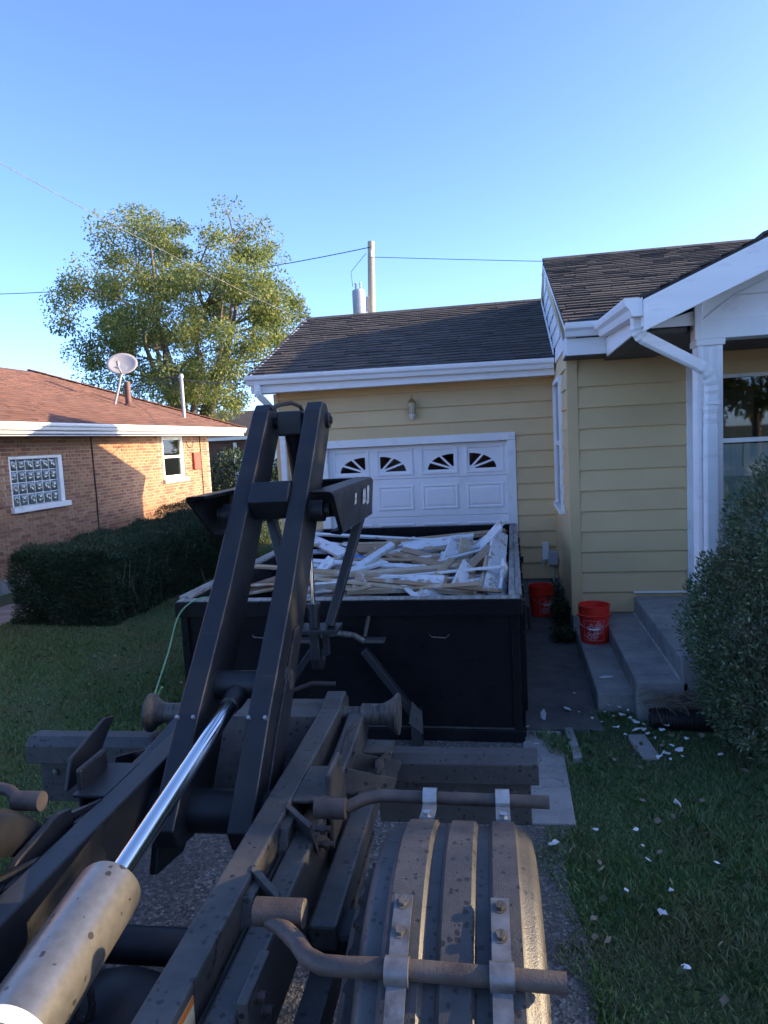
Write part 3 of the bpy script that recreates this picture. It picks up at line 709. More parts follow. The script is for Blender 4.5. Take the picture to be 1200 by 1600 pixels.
MB().tube([(lx, ly + .03, 2.52), (lx, ly + .07, 2.50), (lx, ly + .09, 2.55)], .012, 8).lathe([(.05, 0), (.045, .015), (.0, .02)], 12, (lx, GY - .022, 2.55), 'y').build('wall_bracket', 'brass', LN)

# ------------------------------------------------------------------ porch steps
ST = wthing('porch_steps', 'grey concrete porch steps leading up to the house door', 'steps', (1.2, 6.4, 0))
def slabstep(x0, y0, z, name, x1=5.6):
    return MB().box(x0, x1, y0, MY - .014, -.03, z).build(name, 'concrete', ST, bevel=.014)
slabstep(.605, 5.66, .155, 'step', .90); slabstep(.875, 5.50, .305, 'step', 1.25); slabstep(1.20, 5.50, .48, 'porch_slab')
MB().box(1.185, 1.20, 5.54, MY - .03, .300, .317).build('mortar_joint', 'slab', ST)

# ------------------------------------------------------------------ brick house on the left
BX, BY1 = -8.30, 19.0
B = wthing('brick_house', 'low orange brick house with brown hip roof and white gutter', 'house', (BX, 13, 0))
MB().box(BX - 7, BX - .16, 3.0, BY1 - .012, .1, 2.62).build('wall_core', 'mortar', B)
for (a, b, c, d) in ((3.0, 10.80, .2, 2.62), (12.28, 16.25, .2, 2.62), (17.4, BY1 - .012, .2, 2.62), (10.80, 12.28, .2, 1.40), (10.80, 12.28, 2.26, 2.62), (16.25, 17.4, .2, 1.55), (16.25, 17.4, 2.60, 2.62)):
    MB().box(BX - .158, BX - .012, a, b, c, d).build('mortar_bed', 'mortar', B)
MB().box(BX - 7, BX + .004, 3.0, BY1 + .004, -.05, .235).build('foundation', 'concrete', B)
bl, bh = .198, .057
bmesh_ = MB().box(-.05, 0, -bl / 2, bl / 2, 0, bh).mesh('brick')
bsrc = None; wins = [(10.80, 12.28, 1.40, 2.26), (16.25, 17.4, 1.55, 2.60)]
cands = []
for r in range(35):
    z = .243 + r * .0677; y = 3.05 + (.104 if r % 2 else 0)
    while y < BY1 - .05:
        ok = True
        for (a, b, c, d) in wins:
            if y + .1 > a and y - .1 < b and z + bh > c and z < d:
                ok = False
        if ok: cands.append((y, z))
        y += .208
near = sorted([q for q in cands if q[0] > 10.1], key=lambda q: q[0])[:300]; ns = set(near); rest = MB()
first = None
for (y, z) in near:
    if first is None:
        first = _link('brick', bmesh_, 'brick', B); o = first; o.location = (BX + random.uniform(-.002, .002) - BX, y - 13, z)
    else: o = inst(first, B, (BX + random.uniform(-.003, .003), y, z))
for q in cands:
    if q in ns: continue
    y, z = q; dx = random.uniform(-.003, .003)
    y1 = min(y + bl / 2, BY1)
    rest.box(BX - .05 + dx, BX + dx, y - bl / 2, y1, z, z + bh)
for (a, b, c, d) in wins:      # jamb bricks cut to length beside the openings
    for r in range(35):
        z = .243 + r * .0677
        if z > c - bh and z < d:
            for yy, s in ((a, -1), (b, 1)):
                e0 = yy + s * .002; e1 = yy + s * .11
                rest.box(BX - .10, BX - .004, min(e0, e1), max(e0, e1), z, z + bh)
rest.build('brickwork', 'brick', B)['kind'] = 'stuff'
rest2 = MB()
for r in range(35):
    z = .243 + r * .0677; x = BX - .1
    for i in range(18): rest2.box(x - .198, x, BY1 - .05, BY1, z, z + bh); x -= .208
rest2.build('brickwork', 'brick', B)['kind'] = 'stuff'
# glass block window
y0, y1, z0, z1 = 10.80, 12.28, 1.40, 2.26
MB().box(BX - .14, BX - .10, y0, y1, z0, z1).build('window_backing', 'dark', B)
fw = MB().box(BX - .10, BX - .015, y0, y0 + .05, z0, z1).box(BX - .10, BX - .015, y1 - .12, y1, z0, z1).box(BX - .10, BX - .016, y0 + .05, y1 - .12, z1 - .05, z1).build('glass_block_window', 'trim', B, bevel=.006)
MB().box(BX - .1, BX + .07, y0 - .06, y1 + .06, z0 - .10, z0 - .002).build('window_sill', 'trim', fw, bevel=.01)
nb, nr_ = 6, 4; bw = (y1 - .12 - y0 - .05) / nb; bhh = (z1 - .05 - z0) / nr_
gb = MB(); rr = random.Random(5)
n = 7; vs = []; fs = []
for i in range(n):
    for j in range(n):
        u, v = i / (n - 1) * 2 - 1, j / (n - 1) * 2 - 1; edge = max(abs(u), abs(v))
        hgt = .0 if edge > .99 else .018 + .016 * math.sin(u * 5.5 + v * 2.2) * math.cos(v * 4.2 - u * 1.2) + .008 * math.sin(u * 9 - v * 7)
        vs.append((hgt, u * (bw / 2 - .007), v * (bhh / 2 - .007)))
for i in range(n - 1):
    for j in range(n - 1): fs.append((i * n + j, (i + 1) * n + j, (i + 1) * n + j + 1, i * n + j + 1))
gbm = MB().add(vs, fs).mesh('glass_block'); gsrc = None
for c in range(nb):
    for r in range(nr_):
        pos = (BX - .075, y0 + .05 + bw * (c + .5), z0 + bhh * (r + .5)); rot = (rr.choice((0, math.pi)), 0, 0)
        if gsrc is None:
            gsrc = link('glass_block', gbm, 'glassblock', fw, smooth=60); gsrc.location = pos; gsrc.rotation_euler = rot
        else: inst(gsrc, fw, pos, rot)
mb = MB()
for c in range(nb + 1): mb.box(BX - .082, BX - .066, y0 + .05 + bw * c - .006, y0 + .05 + bw * c + .006, z0, z1 - .05)
for r in range(nr_ + 1): mb.box(BX - .082, BX - .067, y0 + .05, y1 - .12, z0 + bhh * r - .006, z0 + bhh * r + .006)
mb.build('grout_grid', 'trim', fw)
# sash window near the far corner
y0, y1, z0, z1 = 16.25, 17.4, 1.55, 2.60; x = BX - .03
mb = MB().box(x - .08, x + .01, y0, y0 + .09, z0, z1).box(x - .08, x + .01, y1 - .13, y1, z0, z1).box(x - .08, x + .009, y0 + .09, y1 - .13, z1 - .09, z1).box(x - .08, x + .009, y0 + .09, y1 - .13, z0, z0 + .08).box(x - .06, x - .01, y0 + .09, y1 - .13, 2.06, 2.12)
fw = mb.build('sash_window', 'trim', B, bevel=.006)
MB().box(BX - .1, BX + .07, y0 - .08, y1 + .08, z0 - .10, z0 - .002).build('window_sill', 'trim', fw, bevel=.01)
for a, b in ((z0 + .08, 2.06), (2.12, z1 - .09)): MB().box(x - .04, x - .036, y0 + .09, y1 - .13, a, b).build('pane', 'glass', fw)
MB().box(x - .075, x - .07, y0 + .09, y1 - .13, z0 + .08, 2.07).build('curtain', 'curtain', fw)
MB().box(x - .14, x - .125, y0, y1, z0, z1).build('window_backing', 'dark', fw)
MB().box(BX + .003, BX + .07, 17.85, 18.25, 1.72, 2.16).build('utility_box', 'redbox', B, bevel=.01)
for yy in (13.25, 18.38): MB().tube([(BX + .012, yy, 2.62), (BX + .012, yy + .02, 1.4), (BX + .012, yy, .3)], .013, 6).build('cable', 'wire', B)
MB().tube([(BX + .02, 17.75 + .22 * math.cos(t), 2.5 + .2 * math.sin(t)) for t in [math.pi + .2 + i * .27 for i in range(11)]], .008, 5).build('cable', 'wire', B)
# eaves and hip roof
EX, EY, EZ = -7.80, 20.4, 2.80
MB().box(BX - 7.4, EX, 2.6, EY, 2.60, 2.625).build('soffit', 'trim', B)
MB().box(EX - .02, EX, 2.6, EY, 2.585, 2.74).build('fascia', 'alu', B, bevel=.004)
MB().box(BX - 7.4, EX - .02, EY - .02, EY, 2.585, 2.74).build('fascia', 'alu', B, bevel=.004)
gutter((EX + .002, 2.6, 2.81), (EX + .002, EY, 2.80), (1, 0, 0), B, .12, .11)
RW = 4.0; BS = .40   # half width of the house, slope
mb = MB(); zr = EZ + RW * BS
mb.add([(EX + .03, 2.6, EZ - .01), (EX + .03, EY + .03, EZ - .01), (EX - RW, EY - RW, zr), (EX - RW, 2.6, zr), (EX - 2 * RW, EY + .03, EZ), (EX - 2 * RW, 2.6, EZ)], [(0, 1, 2, 3), (1, 4, 2), (2, 4, 5, 3)])
BR = mb.build('roof', 'shingle_red', B)
mb = MB(); rr = random.Random(21)
for r in range(int(RW / .13)):
    s0 = r * .13; y = 7.0; ym = EY - s0
    while y < ym:
        wd = rr.choice((.2, .3, .3, .4)); ye = min(y + wd, ym)
        t = .012 + rr.uniform(0, .01); Xa, Xb = EX + .03 - s0, EX + .03 - s0 - .16; Za, Zb = EZ - .01 + s0 * BS, EZ - .01 + (s0 + .16) * BS
        mb.add([(Xa, y + .002, Za + t), (Xa, ye - .002, Za + t), (Xb, ye - .002, Zb + .004), (Xb, y + .002, Zb + .004), (Xa, y + .002, Za), (Xa, ye - .002, Za)], [(0, 1, 2, 3), (0, 4, 5, 1)]); y = ye
mb.build('shingles', 'shingle_red', BR)['kind'] = 'stuff'
mb = MB(); n = 16
for i in range(n):
    a = i / n; b = (i + 1) / n + .01; p = lambda t, o, h: (EX + .03 - RW * t + o, EY + .03 - RW * t + o, EZ - .01 + RW * t * BS + h)
    P0, P1 = Vector(p(a, 0, .035)), Vector(p(b, 0, .025))
    mb.beam(P0, P1, .22, .02)
mb.build('hip_cap', 'shingle_red', BR)
MB().cyl((-9.25, 16.55, 3.3), (-9.25, 16.55, 3.98), .075, n=14).lathe([(.16, 3.36), (.08, 3.46)], 14, (-9.25, 16.55, 0)).build('vent_pipe', 'brown', B, smooth=40)
MB().cyl((-8.55, 18.1, 3.0), (-8.55, 18.1, 4.15), .045, n=10).cyl((-8.55, 18.1, 4.15), (-8.55, 18.1, 4.25), .07, .05, n=10).build('service_mast', 'greymetal', B, smooth=40)
# satellite dish
D = wthing('satellite_dish', 'grey oval satellite dish on a bent mast on the brick house roof', 'satellite dish', (-9.1, 15.95, 3.45))
dc = Vector((-9.03, 16.0, 4.35)); dn = Vector((.30, -.86, .42)).normalized(); dx = dn.cross(Vector((0, 0, 1))).normalized(); dz = dx.cross(dn)
vs = [dc - dn * .06]; fs = []
for r in range(1, 6):
    for j in range(28):
        t = 2 * math.pi * j / 28; q = r / 5; vs.append(dc + dx * math.cos(t) * .36 * q + dz * math.sin(t) * .29 * q - dn * .06 * (1 - q * q))
for j in range(28): fs.append((0, 1 + j, 1 + (j + 1) % 28))
for r in range(4):
    for j in range(28): fs.append((1 + r * 28 + j, 1 + (r + 1) * 28 + j, 1 + (r + 1) * 28 + (j + 1) % 28, 1 + r * 28 + (j + 1) % 28))
o = MB().add(vs, fs).build('dish_reflector', 'dish', D, smooth=60); sm = o.modifiers.new('solid', 'SOLIDIFY'); sm.thickness = .012
MB().tube([dc - dn * .10, (-9.1, 16.05, 4.12), (-9.16, 16.02, 3.85), (-9.3, 16.0, 3.42)], .03, 10).build('dish_mast', 'dish', D, smooth=40)
MB().beam(dc - dz * .27, dc + dn * .42 - dz * .34, .03, .03).build('feed_arm', 'dish', D)
MB().cyl(dc + dn * .40 - dz * .30, dc + dn * .5 - dz * .22, .035).build('feed_horn', 'dish', D)
MB().beam(dc - dn * .03 - dx * .1 - dz * .1, dc - dn * .03 + dx * .1 - dz * .1, .02, .12).build('mount_bracket', 'greymetal', D)

# ------------------------------------------------------------------ hook lift truck (local frame: x across, y towards the dumpster)
TH = math.atan(37 / 1140.)
T = thing('hook_lift_truck', 'black hook lift truck with raised boom and dusty frame backed up to the dumpster', 'truck',
          (-1.115 * math.cos(TH), -1.115 * math.sin(TH), 0), TH)
def mir(fn):
    for s in (1, -1): fn(s)
def bx(mb, s, x0, x1, *r):
    a, b = sorted((s * x0, s * x1)); return mb.box(a, b, *r)
def rails(s):
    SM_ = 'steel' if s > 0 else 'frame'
    # inner subframe rail, rear end humped
    a, b = sorted((s * .268, s * .365))
    MB().prism([(-1.2, .76), (3.42, .74), (3.50, .80), (3.52, .90), (3.46, .955), (3.38, .945), (3.30, .92), (-1.2, .92)], 'x', a, b).build('subframe_rail', SM_, T, bevel=.008)
    a, b = sorted((s * .398, s * .480))
    MB().prism([(-1.2, .60), (2.9, .60), (3.30, .70), (3.42, .78), (3.42, .86), (3.36, .90), (3.22, .88), (2.95, .855), (-1.2, .855)], 'x', a, b).build('chassis_rail', SM_, T, bevel=.010)
    MB().tube([(s * .382, y_, .83 + .006 * math.sin(y_ * 7)) for y_ in [-1 + .2 * i for i in range(19)]], .008, 6).build('brake_line', 'rubber', T)
    # gusset plates between the rails
    for y in (1.98, 2.36):
        m = MB(); m.hexa([(s * .36, y, .885), (s * .50, y - .10, .80), (s * .50, y - .092, .80), (s * .36, y + .03, .885), (s * .36, y, .925), (s * .47, y - .10, .905), (s * .47, y - .07, .905), (s * .36, y + .03, .925)])
        m.build('gusset', SM_, T)
        m = MB().prism([(y - .03, .80), (y + .0, .90), (y - .10, .90), (y - .14, .82)], 'x', *sorted((s * .366, s * .397))); m.build('tie_block', SM_, T)
    bx(MB(), s, .366, .50, 2.42, 2.70, .905, .918).build('tie_plate', SM_, T, bevel=.003)
    bx(MB(), s, .482, .505, 2.46, 2.66, .62, 1.0).build('side_plate', SM_, T, bevel=.012)
    bx(MB(), s, .482, .51, 1.50, 1.68, .55, .90).build('side_plate', SM_, T, bevel=.004)
    for (yy, zz) in ((1.56, .87), (1.60, .80), (2.30, .88), (2.34, .80)):
        MB().cyl((s * .48, yy, zz), (s * .535, yy, zz), .012, n=6).cyl((s * .50, yy, zz), (s * .515, yy, zz), .02, n=6).build('frame_bolt', 'rust', T)
    # roller at the tail
    m = MB().lathe([(.0, .365), (.035, .365), (.035, .46), (.050, .462), (.048, .55), (.052, .57), (.074, .61), (.098, .632), (.098, .645), (.03, .648), (.0, .648)], 28, (0, 3.36, .875), 'x')
    if s < 0: m.v = [(-x, y, z) for x, y, z in m.v]
    m.build('tail_roller', 'worn', T, smooth=40)
    bx(MB(), s, .48, .62, 3.20, 3.34, .735, .75).build('roller_bracket', SM_, T, bevel=.003)
    m = MB().prism([(3.18, .55), (3.24, .55), (3.36, .74), (3.24, .74)], 'x', *sorted((s * .485, s * .50))); m.build('roller_bracket', SM_, T)
    # rear bar with plate below
    zt = .70 if s > 0 else .765
    m = MB().prism([(3.26, zt - .03), (3.31, zt), (3.39, zt), (3.40, zt - .16), (3.36, zt - .16), (3.36, zt - .04), (3.30, zt - .04), (3.30, zt - .13), (3.26, zt - .13)], 'x', *sorted((s * .50, s * 1.30)))
    m.build('rear_bar', 'steel2', T, bevel=.006)
    bx(MB(), s, .53, 1.265, 3.32, 3.345, zt - .36, zt - .131).build('rear_plate', 'steel2', T, bevel=.006)
    for xx in (.62, .9, 1.18):
        MB().lathe([(.02, 0), (.02, -.008), (.0, -.012)], 10, (s * xx, 3.32, zt - .2), 'y').build('frame_bolt', 'worn', T)
    # braces from chassis to rear bar
    for y in (2.82, 2.98):
        MB().beam((s * .47, y, .80), (s * .66, y + .12, .70), .012, .10).build('rear_brace', SM_, T)
    MB().beam((s * .60, 2.9, .82), (s * .60, 3.28, .70), .012, .05).build('rear_brace', SM_, T)
    # leaf spring and hangers outside the chassis
    m = MB()
    for i in range(5): bx(m, s, .53, .605, .9 + .12 * i, 2.75 - .12 * i, .60 - .022 * i, .62 - .022 * i)
    m.build('leaf_spring', SM_, T)
    bx(MB(), s, .50, .66, 2.02, 2.16, .62, .70).build('spring_hanger', 'boom', T, bevel=.02)
    bx(MB(), s, .50, .68, 1.22, 1.38, .60, .72).build('spring_hanger', 'boom', T, bevel=.02)
    bx(MB(), s, .52, .61, 2.0, 3.1, .655, .74).build('outer_beam', SM_, T, bevel=.01)
    bx(MB(), s, .52, .60, .9, 1.6, .60, .70).build('outer_beam', SM_, T, bevel=.01)
mir(rails)
bx(MB(), 1, -.10, .0, 1, 2, 0, 1) if False else None
# cross members
MB().cyl((-.27, 1.98, .66), (.27, 1.98, .66), .055, n=18).build('cross_tube', 'boom', T, smooth=40)
MB().cyl((-.27, 1.25, .60), (.27, 1.25, .60), .05, n=18).build('cross_tube', 'boom', T, smooth=40)
MB().cyl((-.268, 2.62, .76), (.268, 2.62, .76), .085, n=22).build('boom_pivot_tube', 'boom', T, smooth=40)
MB().prism([(2.95, .66), (3.0, .70), (3.24, .905), (3.46, .915), (3.46, .70), (3.1, .60)], 'x', -.267, .267).build('tail_crossmember', 'steel', T, bevel=.006)
for s in (1, -1):
    MB().prism([(2.5, .55), (2.75, .50), (3.0, .66), (2.85, .84), (2.62, .84)], 'x', *sorted((s * .225, s * .262))).build('pivot_bracket', 'boom', T, bevel=.01)
# boom beams
for s in (1, -1):
    a, b = sorted((s * .104, s * .20))
    m = MB().prism([(2.42, .78), (2.74, 1.125), (3.19, 1.55), (3.98, 2.40), (4.045, 2.445), (4.13, 2.44), (4.205, 2.36), (4.19, 2.30), (3.45, 1.46), (3.04, 1.01), (2.80, .72), (2.60, .66), (2.46, .69)], 'x', a, b)
    o = m.build('boom_beam', 'boom', T, bevel=.009, seg=3)
    MB().cyl((s * .20, 4.10, 2.34), (s * .222, 4.10, 2.34), .045, n=16).cyl((s * .222, 4.10, 2.34), (s * .235, 4.10, 2.34), .022, n=6).build('pin_cap', 'boom', o, smooth=40)
    MB().cyl((s * .20, 3.62, 1.86), (s * .27, 3.62, 1.86), .055, n=16).build('pin_cap', 'boom', o, smooth=40)
    MB().lathe([(.065, .20), (.065, .206), (.045, .208), (.045, .215), (.0, .216)], 20, (0, 3.02, 1.165), 'x').build('pin_cap', 'steel', o, smooth=40) if s > 0 else None
    for (y, z) in ((2.70, 1.085), (2.70, 1.085)):
        pass
    for xx in (.118, .188):
        MB().cyl((s * xx, 2.715, 1.105), (s * xx, 2.702, 1.118), .008, n=8).build('boom_bolt', 'galv', o)
    # doubler plate on the outer face
    m = MB().prism([(2.62, .84), (2.78, 1.02), (3.15, 1.36), (3.22, 1.36), (3.04, 1.08), (2.80, .80)], 'x', *sorted((s * .200, s * .212))); m.build('doubler_plate', 'boom', o, bevel=.003)
MB().beam((-.104, 3.60, 1.93), (.104, 3.60, 1.93), .14, .13, up=(0, .7, -.7)).build('boom_crossbar', 'boom', T, bevel=.008)
MB().cyl((-.12, 4.10, 2.34), (.12, 4.10, 2.34), .035, n=14).build('boom_pin', 'boom', T, smooth=40)
m = MB().box(-.075, .075, 4.02, 4.18, 2.26, 2.40); m.build('jib_head_block', 'boom', T, bevel=.012)
MB().cyl((0, 4.10, 2.28), (0, 4.22, 1.95), .052, n=20).build('jib_cylinder', 'boom', T, smooth=40)
MB().tube([(-.10, 4.02, 2.42), (-.06, 4.05, 2.44), (0, 4.10, 2.45), (.04, 4.14, 2.43), (.05, 4.16, 2.39)], .012, 8).build('hydraulic_hose', 'rubber', T, smooth=40)
# lift cylinder
c0, c1 = Vector((0, 1.82, .966)), Vector((0, 2.93, 1.140)); d = (c1 - c0).normalized()
q = lambda t: c0 + d * t
MB().tube([q(-1.5), q(-.02), q(-.008), q(-.002), q(0)], [.094, .094, .090, .08, .032], 40).build('cylinder_barrel', 'barrel', T, smooth=40)
MB().tube([q(-.5), q(-.46)], [.0955, .0955], 40).build('barrel_band', 'alu', T, smooth=40)
MB().cyl(q(-.01), q(1.04), .034, n=28).build('cylinder_rod', 'chrome', T, smooth=40)
MB().tube([q(1.0), q(1.03), q(1.04), q(1.10)], [.040, .040, .046, .050], 20).build('rod_eye', 'boom', T, smooth=40)
MB().cyl((-.104, 2.955, 1.165), (.104, 2.955, 1.165), .062, n=22).build('lift_pin_tube', 'boom', T, smooth=40)
# jib: U shaped channel frame, legs and hook
for s in (1, -1):
    C_ = [(.29, 1.735), (.340, 1.725), (.358, 1.74), (.376, 1.955), (.364, 1.975), (.262, 1.979), (.262, 1.962), (.354, 1.956), (.338, 1.755), (.29, 1.75)]
    vs = []
    for y, k in ((3.36, 0), (4.60, 1)):
        for (x_, z_) in C_: vs.append((s * x_, y + (.30 * (1.97 - z_) / .25 if k == 0 else 0), z_))
    n = len(C_); fs = [(i, (i + 1) % n, n + (i + 1) % n, n + i) for i in range(n)] + [tuple(range(n - 1, -1, -1)), tuple(range(n, 2 * n))]
    o = MB().add(vs, fs).build('jib_side_channel', 'black', T, bevel=.004)
    if s > 0:
        for (ya, yb, za, zb) in ((4.20, 4.30, 1.835, 1.925), (4.34, 4.43, 1.82, 1.935), (3.93, 3.99, 1.86, 1.92)):
            k = lambda z_: .358 + (z_ - 1.74) / .215 * .018 + .0045
            MB().add([(k(za), ya, za), (k(za), yb, za), (k(zb), yb, zb), (k(zb), ya, zb)], [(0, 1, 2, 3)]).build('sticker', 'sticker', o)
    m = MB().beam((s * .315, 4.54, 1.80), (s * .10, 4.31, 1.07), .055, .085, up=(0, 1, 0)); m.build('jib_leg', 'boom', T, bevel=.006)
MB().prism([(4.50, 1.735), (4.60, 1.735), (4.61, 1.975), (4.52, 1.979), (4.52, 1.962), (4.59, 1.955), (4.585, 1.75), (4.50, 1.75)], 'x', -.36, .36).build('jib_back_channel', 'black', T, bevel=.004)
MB().cyl((-.30, 3.62, 1.86), (.30, 3.62, 1.86), .035, n=14).build('jib_pin', 'boom', T, smooth=40)
MB().box(-.16, .16, 4.22, 4.42, 1.035, 1.062).build('hook_plate', 'boom', T, bevel=.004)
prof = [(4.28, 1.04), (4.28, .86), (4.31, .79), (4.38, .765), (4.45, .80), (4.475, .87), (4.44, .88), (4.42, .84), (4.38, .825), (4.355, .86), (4.35, 1.04)]
m = MB().prism(prof, 'x', -.03, .03); m.build('hook', 'boom', T, bevel=.008)
MB().cyl((.0, 4.32, 1.04), (.0, 4.32, 1.20), .034, n=18).cyl((0, 4.32, 1.19), (0, 4.32, 1.215), .045, n=18).build('latch_cylinder', 'boom', T, smooth=40)
MB().cyl((.0, 4.32, 1.20), (-.005, 4.36, 1.80), .014, n=16).build('latch_rod', 'chrome', T, smooth=40)
MB().box(.05, .09, 4.30, 4.34, .88, 1.04).build('hook_latch', 'boom', T, bevel=.004)
for s_, off in ((1, .0), (1, .03)):
    pts = [(.09 - off, 2.66, .90), (.088 - off, 2.85, 1.10), (.09 - off, 3.25, 1.50 - .01), (.088 - off, 3.55, 1.80), (.07 - off, 3.9, 2.2), (.03 - off * .5, 4.06, 2.30)]
    MB().tube([(x_, y_ + .10, z_ - .10) for x_, y_, z_ in pts], .011, 8).build('hydraulic_hose', 'rubber', T, smooth=40)
MB().tube([(.30, 3.52, .97), (.18, 3.5, .98), (.02, 3.46, .93), (-.12, 3.5, .95), (-.28, 3.5, .97)], .012, 8).build('hydraulic_hose', 'rubber', T, smooth=40)
MB().tube([(.43, 2.5, .875), (.44, 2.7, .90), (.46, 2.85, .885), (.45, 3.05, .91), (.47, 3.2, .90)], .010, 8).build('hydraulic_hose', 'rubber', T, smooth=40)
for (x_, y_, z_) in ((.232, 3.60, .955), (.365, 3.0, .90), (.365, 2.2, .90), (.365, 1.8, .90)):
    pass
# fenders, wheels, axle
AY, AZ, FR = 1.76, .47, .645
fprof = [(.768, -.13), (.775, -.06), (.786, -.020), (.806, .0), (.838, .0), (.850, .015), (.925, .015), (.937, .0), (.962, .0), (.974, .015), (1.040, .015), (1.052, .0), (1.080, .0), (1.092, .015), (1.154, .015), (1.164, .0), (1.182, -.004), (1.199, -.020), (1.207, -.05), (1.207, -.10)]
def fender(s):
    vs = []; n = len(fprof); A = [R(24 + 160 * i / 44) for i in range(45)]; ox = 0 if s > 0 else .30
    for a in A:
        for (x_, e) in fprof: vs.append((s * x_ + ox, AY + math.cos(a) * (FR + e), AZ + math.sin(a) * (FR + e)))
    fs = []
    for i in range(len(A) - 1):
        for j in range(n - 1): fs.append((i * n + j, i * n + j + 1, (i + 1) * n + j + 1, (i + 1) * n + j))
    o = MB().add(vs, fs).build('fender', 'fender' if s > 0 else 'corr', T, smooth=50)  # left fender gets a blacker material, its shade put into the colour
    sm = o.modifiers.new('solid', 'SOLIDIFY'); sm.thickness = .008; sm.offset = -1
    # support pipes
    MB().tube([(s * .50, 2.245, .985), (s * .605, 2.245, .985)], .034, 18).build('pipe_stub', 'rust', T, smooth=40)
    MB().tube([(s * .56, 2.255, .975), (s * .61, 2.27, .98), (s * .66, 2.295, .995), (s * .72, 2.31, 1.0), (s * 1.275, 2.29, 1.0)], .021, 18).build('fender_pipe', 'rust', T, smooth=40)
    MB().tube([(s * .50, 1.625, 1.045), (s * .625, 1.625, 1.045)], .034, 18).build('pipe_stub', 'rust', T, smooth=40)
    MB().lathe([(.0, .6255), (.030, .6255), (.034, .622)], 18, (0, 1.625, 1.045), 'x').build('pipe_cap', 'worn', T, smooth=40) if s > 0 else None
    MB().tube([(s * .54, 1.61, 1.035), (s * .58, 1.59, 1.03), (s * .63, 1.54, 1.03), (s * .665, 1.49, 1.035), (s * .71, 1.455, 1.045), (s * .77, 1.44, 1.055), (s * .87, 1.44, 1.058), (s * 1.24, 1.425, 1.058)], .0215, 18).build('fender_pipe', 'rust', T, smooth=40)
    for xx in (.884, 1.124):       # clamp straps on the rear pipe
        ctr = Vector((0, 2.30, 1.0)); pts = []
        for k in range(9):
            a = R(-30 + 230 * k / 8); pts.append((ctr.y + math.cos(a) * .028, ctr.z + math.sin(a) * .028))
        pts += [(2.255, .985), (2.21, .99), (2.15, 1.008)]
        vs = []; fs = []
        for (y_, z_) in pts:
            vs += [(s * (xx - .023), y_, z_), (s * (xx + .023), y_, z_)]
        fs = [(2 * k, 2 * k + 1, 2 * k + 3, 2 * k + 2) for k in range(len(pts) - 1)]
        o2 = MB().add(vs, fs).build('pipe_clamp', 'galv', T); sm = o2.modifiers.new('solid', 'SOLIDIFY'); sm.thickness = .006; sm.offset = 1
        MB().cyl((s * xx, 2.17, 1.005), (s * xx, 2.17, 1.025), .014, n=6).build('clamp_bolt', 'galv', o2)
    for xx in (.882, 1.107):       # brackets running along the fender under the front pipe
        vs = []; fs = []; k0 = 0
        angs = [R(104 + 7 * k) for k in range(10)]
        for a in angs:
            r_ = FR + .026
            for dx_ in (-.021, .021): vs.append((s * (xx + dx_), AY + math.cos(a) * r_, AZ + math.sin(a) * r_))
        fs = [(2 * k, 2 * k + 1, 2 * k + 3, 2 * k + 2) for k in range(len(angs) - 1)]
        o2 = MB().add(vs, fs).build('fender_bracket', 'bracket', T); sm = o2.modifiers.new('solid', 'SOLIDIFY'); sm.thickness = .006; sm.offset = 1
        MB().tube([(s * (xx - .026), 1.432, 1.057), (s * (xx + .026), 1.432, 1.057)], .031, 16).build('bracket_sleeve', 'bracket', o2, smooth=40)
        for adeg in (106, 112, 133, 140):
            a = R(adeg); p = Vector((s * xx, AY + math.cos(a) * (FR + .026), AZ + math.sin(a) * (FR + .026))); nrm = Vector((0, math.cos(a), math.sin(a)))
            MB().cyl(p, p + nrm * .006, .017, n=14).cyl(p + nrm * .006, p + nrm * .015, .011, n=6).build('bracket_bolt', 'worn', o2)
mir(fender)
def wheel(s, x0, x1):
    prof = []; wdt = x1 - x0
    for t, r_ in ((0, .30), (0, .38), (.02, .46), (.06, .49), (.12, .50), (.88, .50), (.94, .49), (.98, .46), (1, .38), (1, .30)): prof.append((r_, x0 + wdt * t))
    m = MB().lathe(prof, 44, (0, AY, AZ + .03), 'x'); m.v = [(s * x_, y_, z_) for x_, y_, z_ in m.v]
    o = m.build('tyre', 'rubber', T, smooth=35)
    m = MB(); nt_ = 40
    for i in range(nt_):
        a = 2 * math.pi * i / nt_
        for k in range(4):
            xa = x0 + wdt * (.14 + .19 * k); c_, s_ = math.cos(a), math.sin(a)
            m.beam((s * xa, AY + c_ * .505, AZ + .03 + s_ * .505), (s * (xa + wdt * .15), AY + math.cos(a + .03) * .505, AZ + .03 + math.sin(a + .03) * .505), .05, .014, up=(0, c_, s_))
    m.build('tread', 'rubber', o)
    m = MB().lathe([(.30, x0 + .02), (.27, x0 + .05), (.27, x1 - .08), (.14, x1 - .10), (.13, x1 - .05), (.0, x1 - .05)], 28, (0, AY, AZ + .03), 'x'); m.v = [(s * x_, y_, z_) for x_, y_, z_ in m.v]
    m.build('rim', 'steel2', o, smooth=40)
for s in (1, -1): wheel(s, .72, .93); wheel(s, .96, 1.17)
MB().lathe([(.06, -.72), (.07, -.3), (.10, -.22), (.19, -.12), (.21, 0), (.19, .12), (.10, .22), (.07, .3), (.06, .72)], 24, (0, AY, AZ + .03), 'x').build('axle_housing', 'boom', T, smooth=50)
MB().cyl((0, AY - .15, AZ + .05), (0, -.8, .62), .05, n=14).build('drive_shaft', 'boom', T, smooth=40)
for (xx, yy) in ((-.12, 1.62), (-.02, 1.66)):
    MB().tube([(xx + .028 * math.cos(t), yy, .74 + .06 * math.sin(t)) for t in [R(360 * k / 14) for k in range(15)]], .010, 6).build('lifting_eye', 'boom', T, smooth=40)
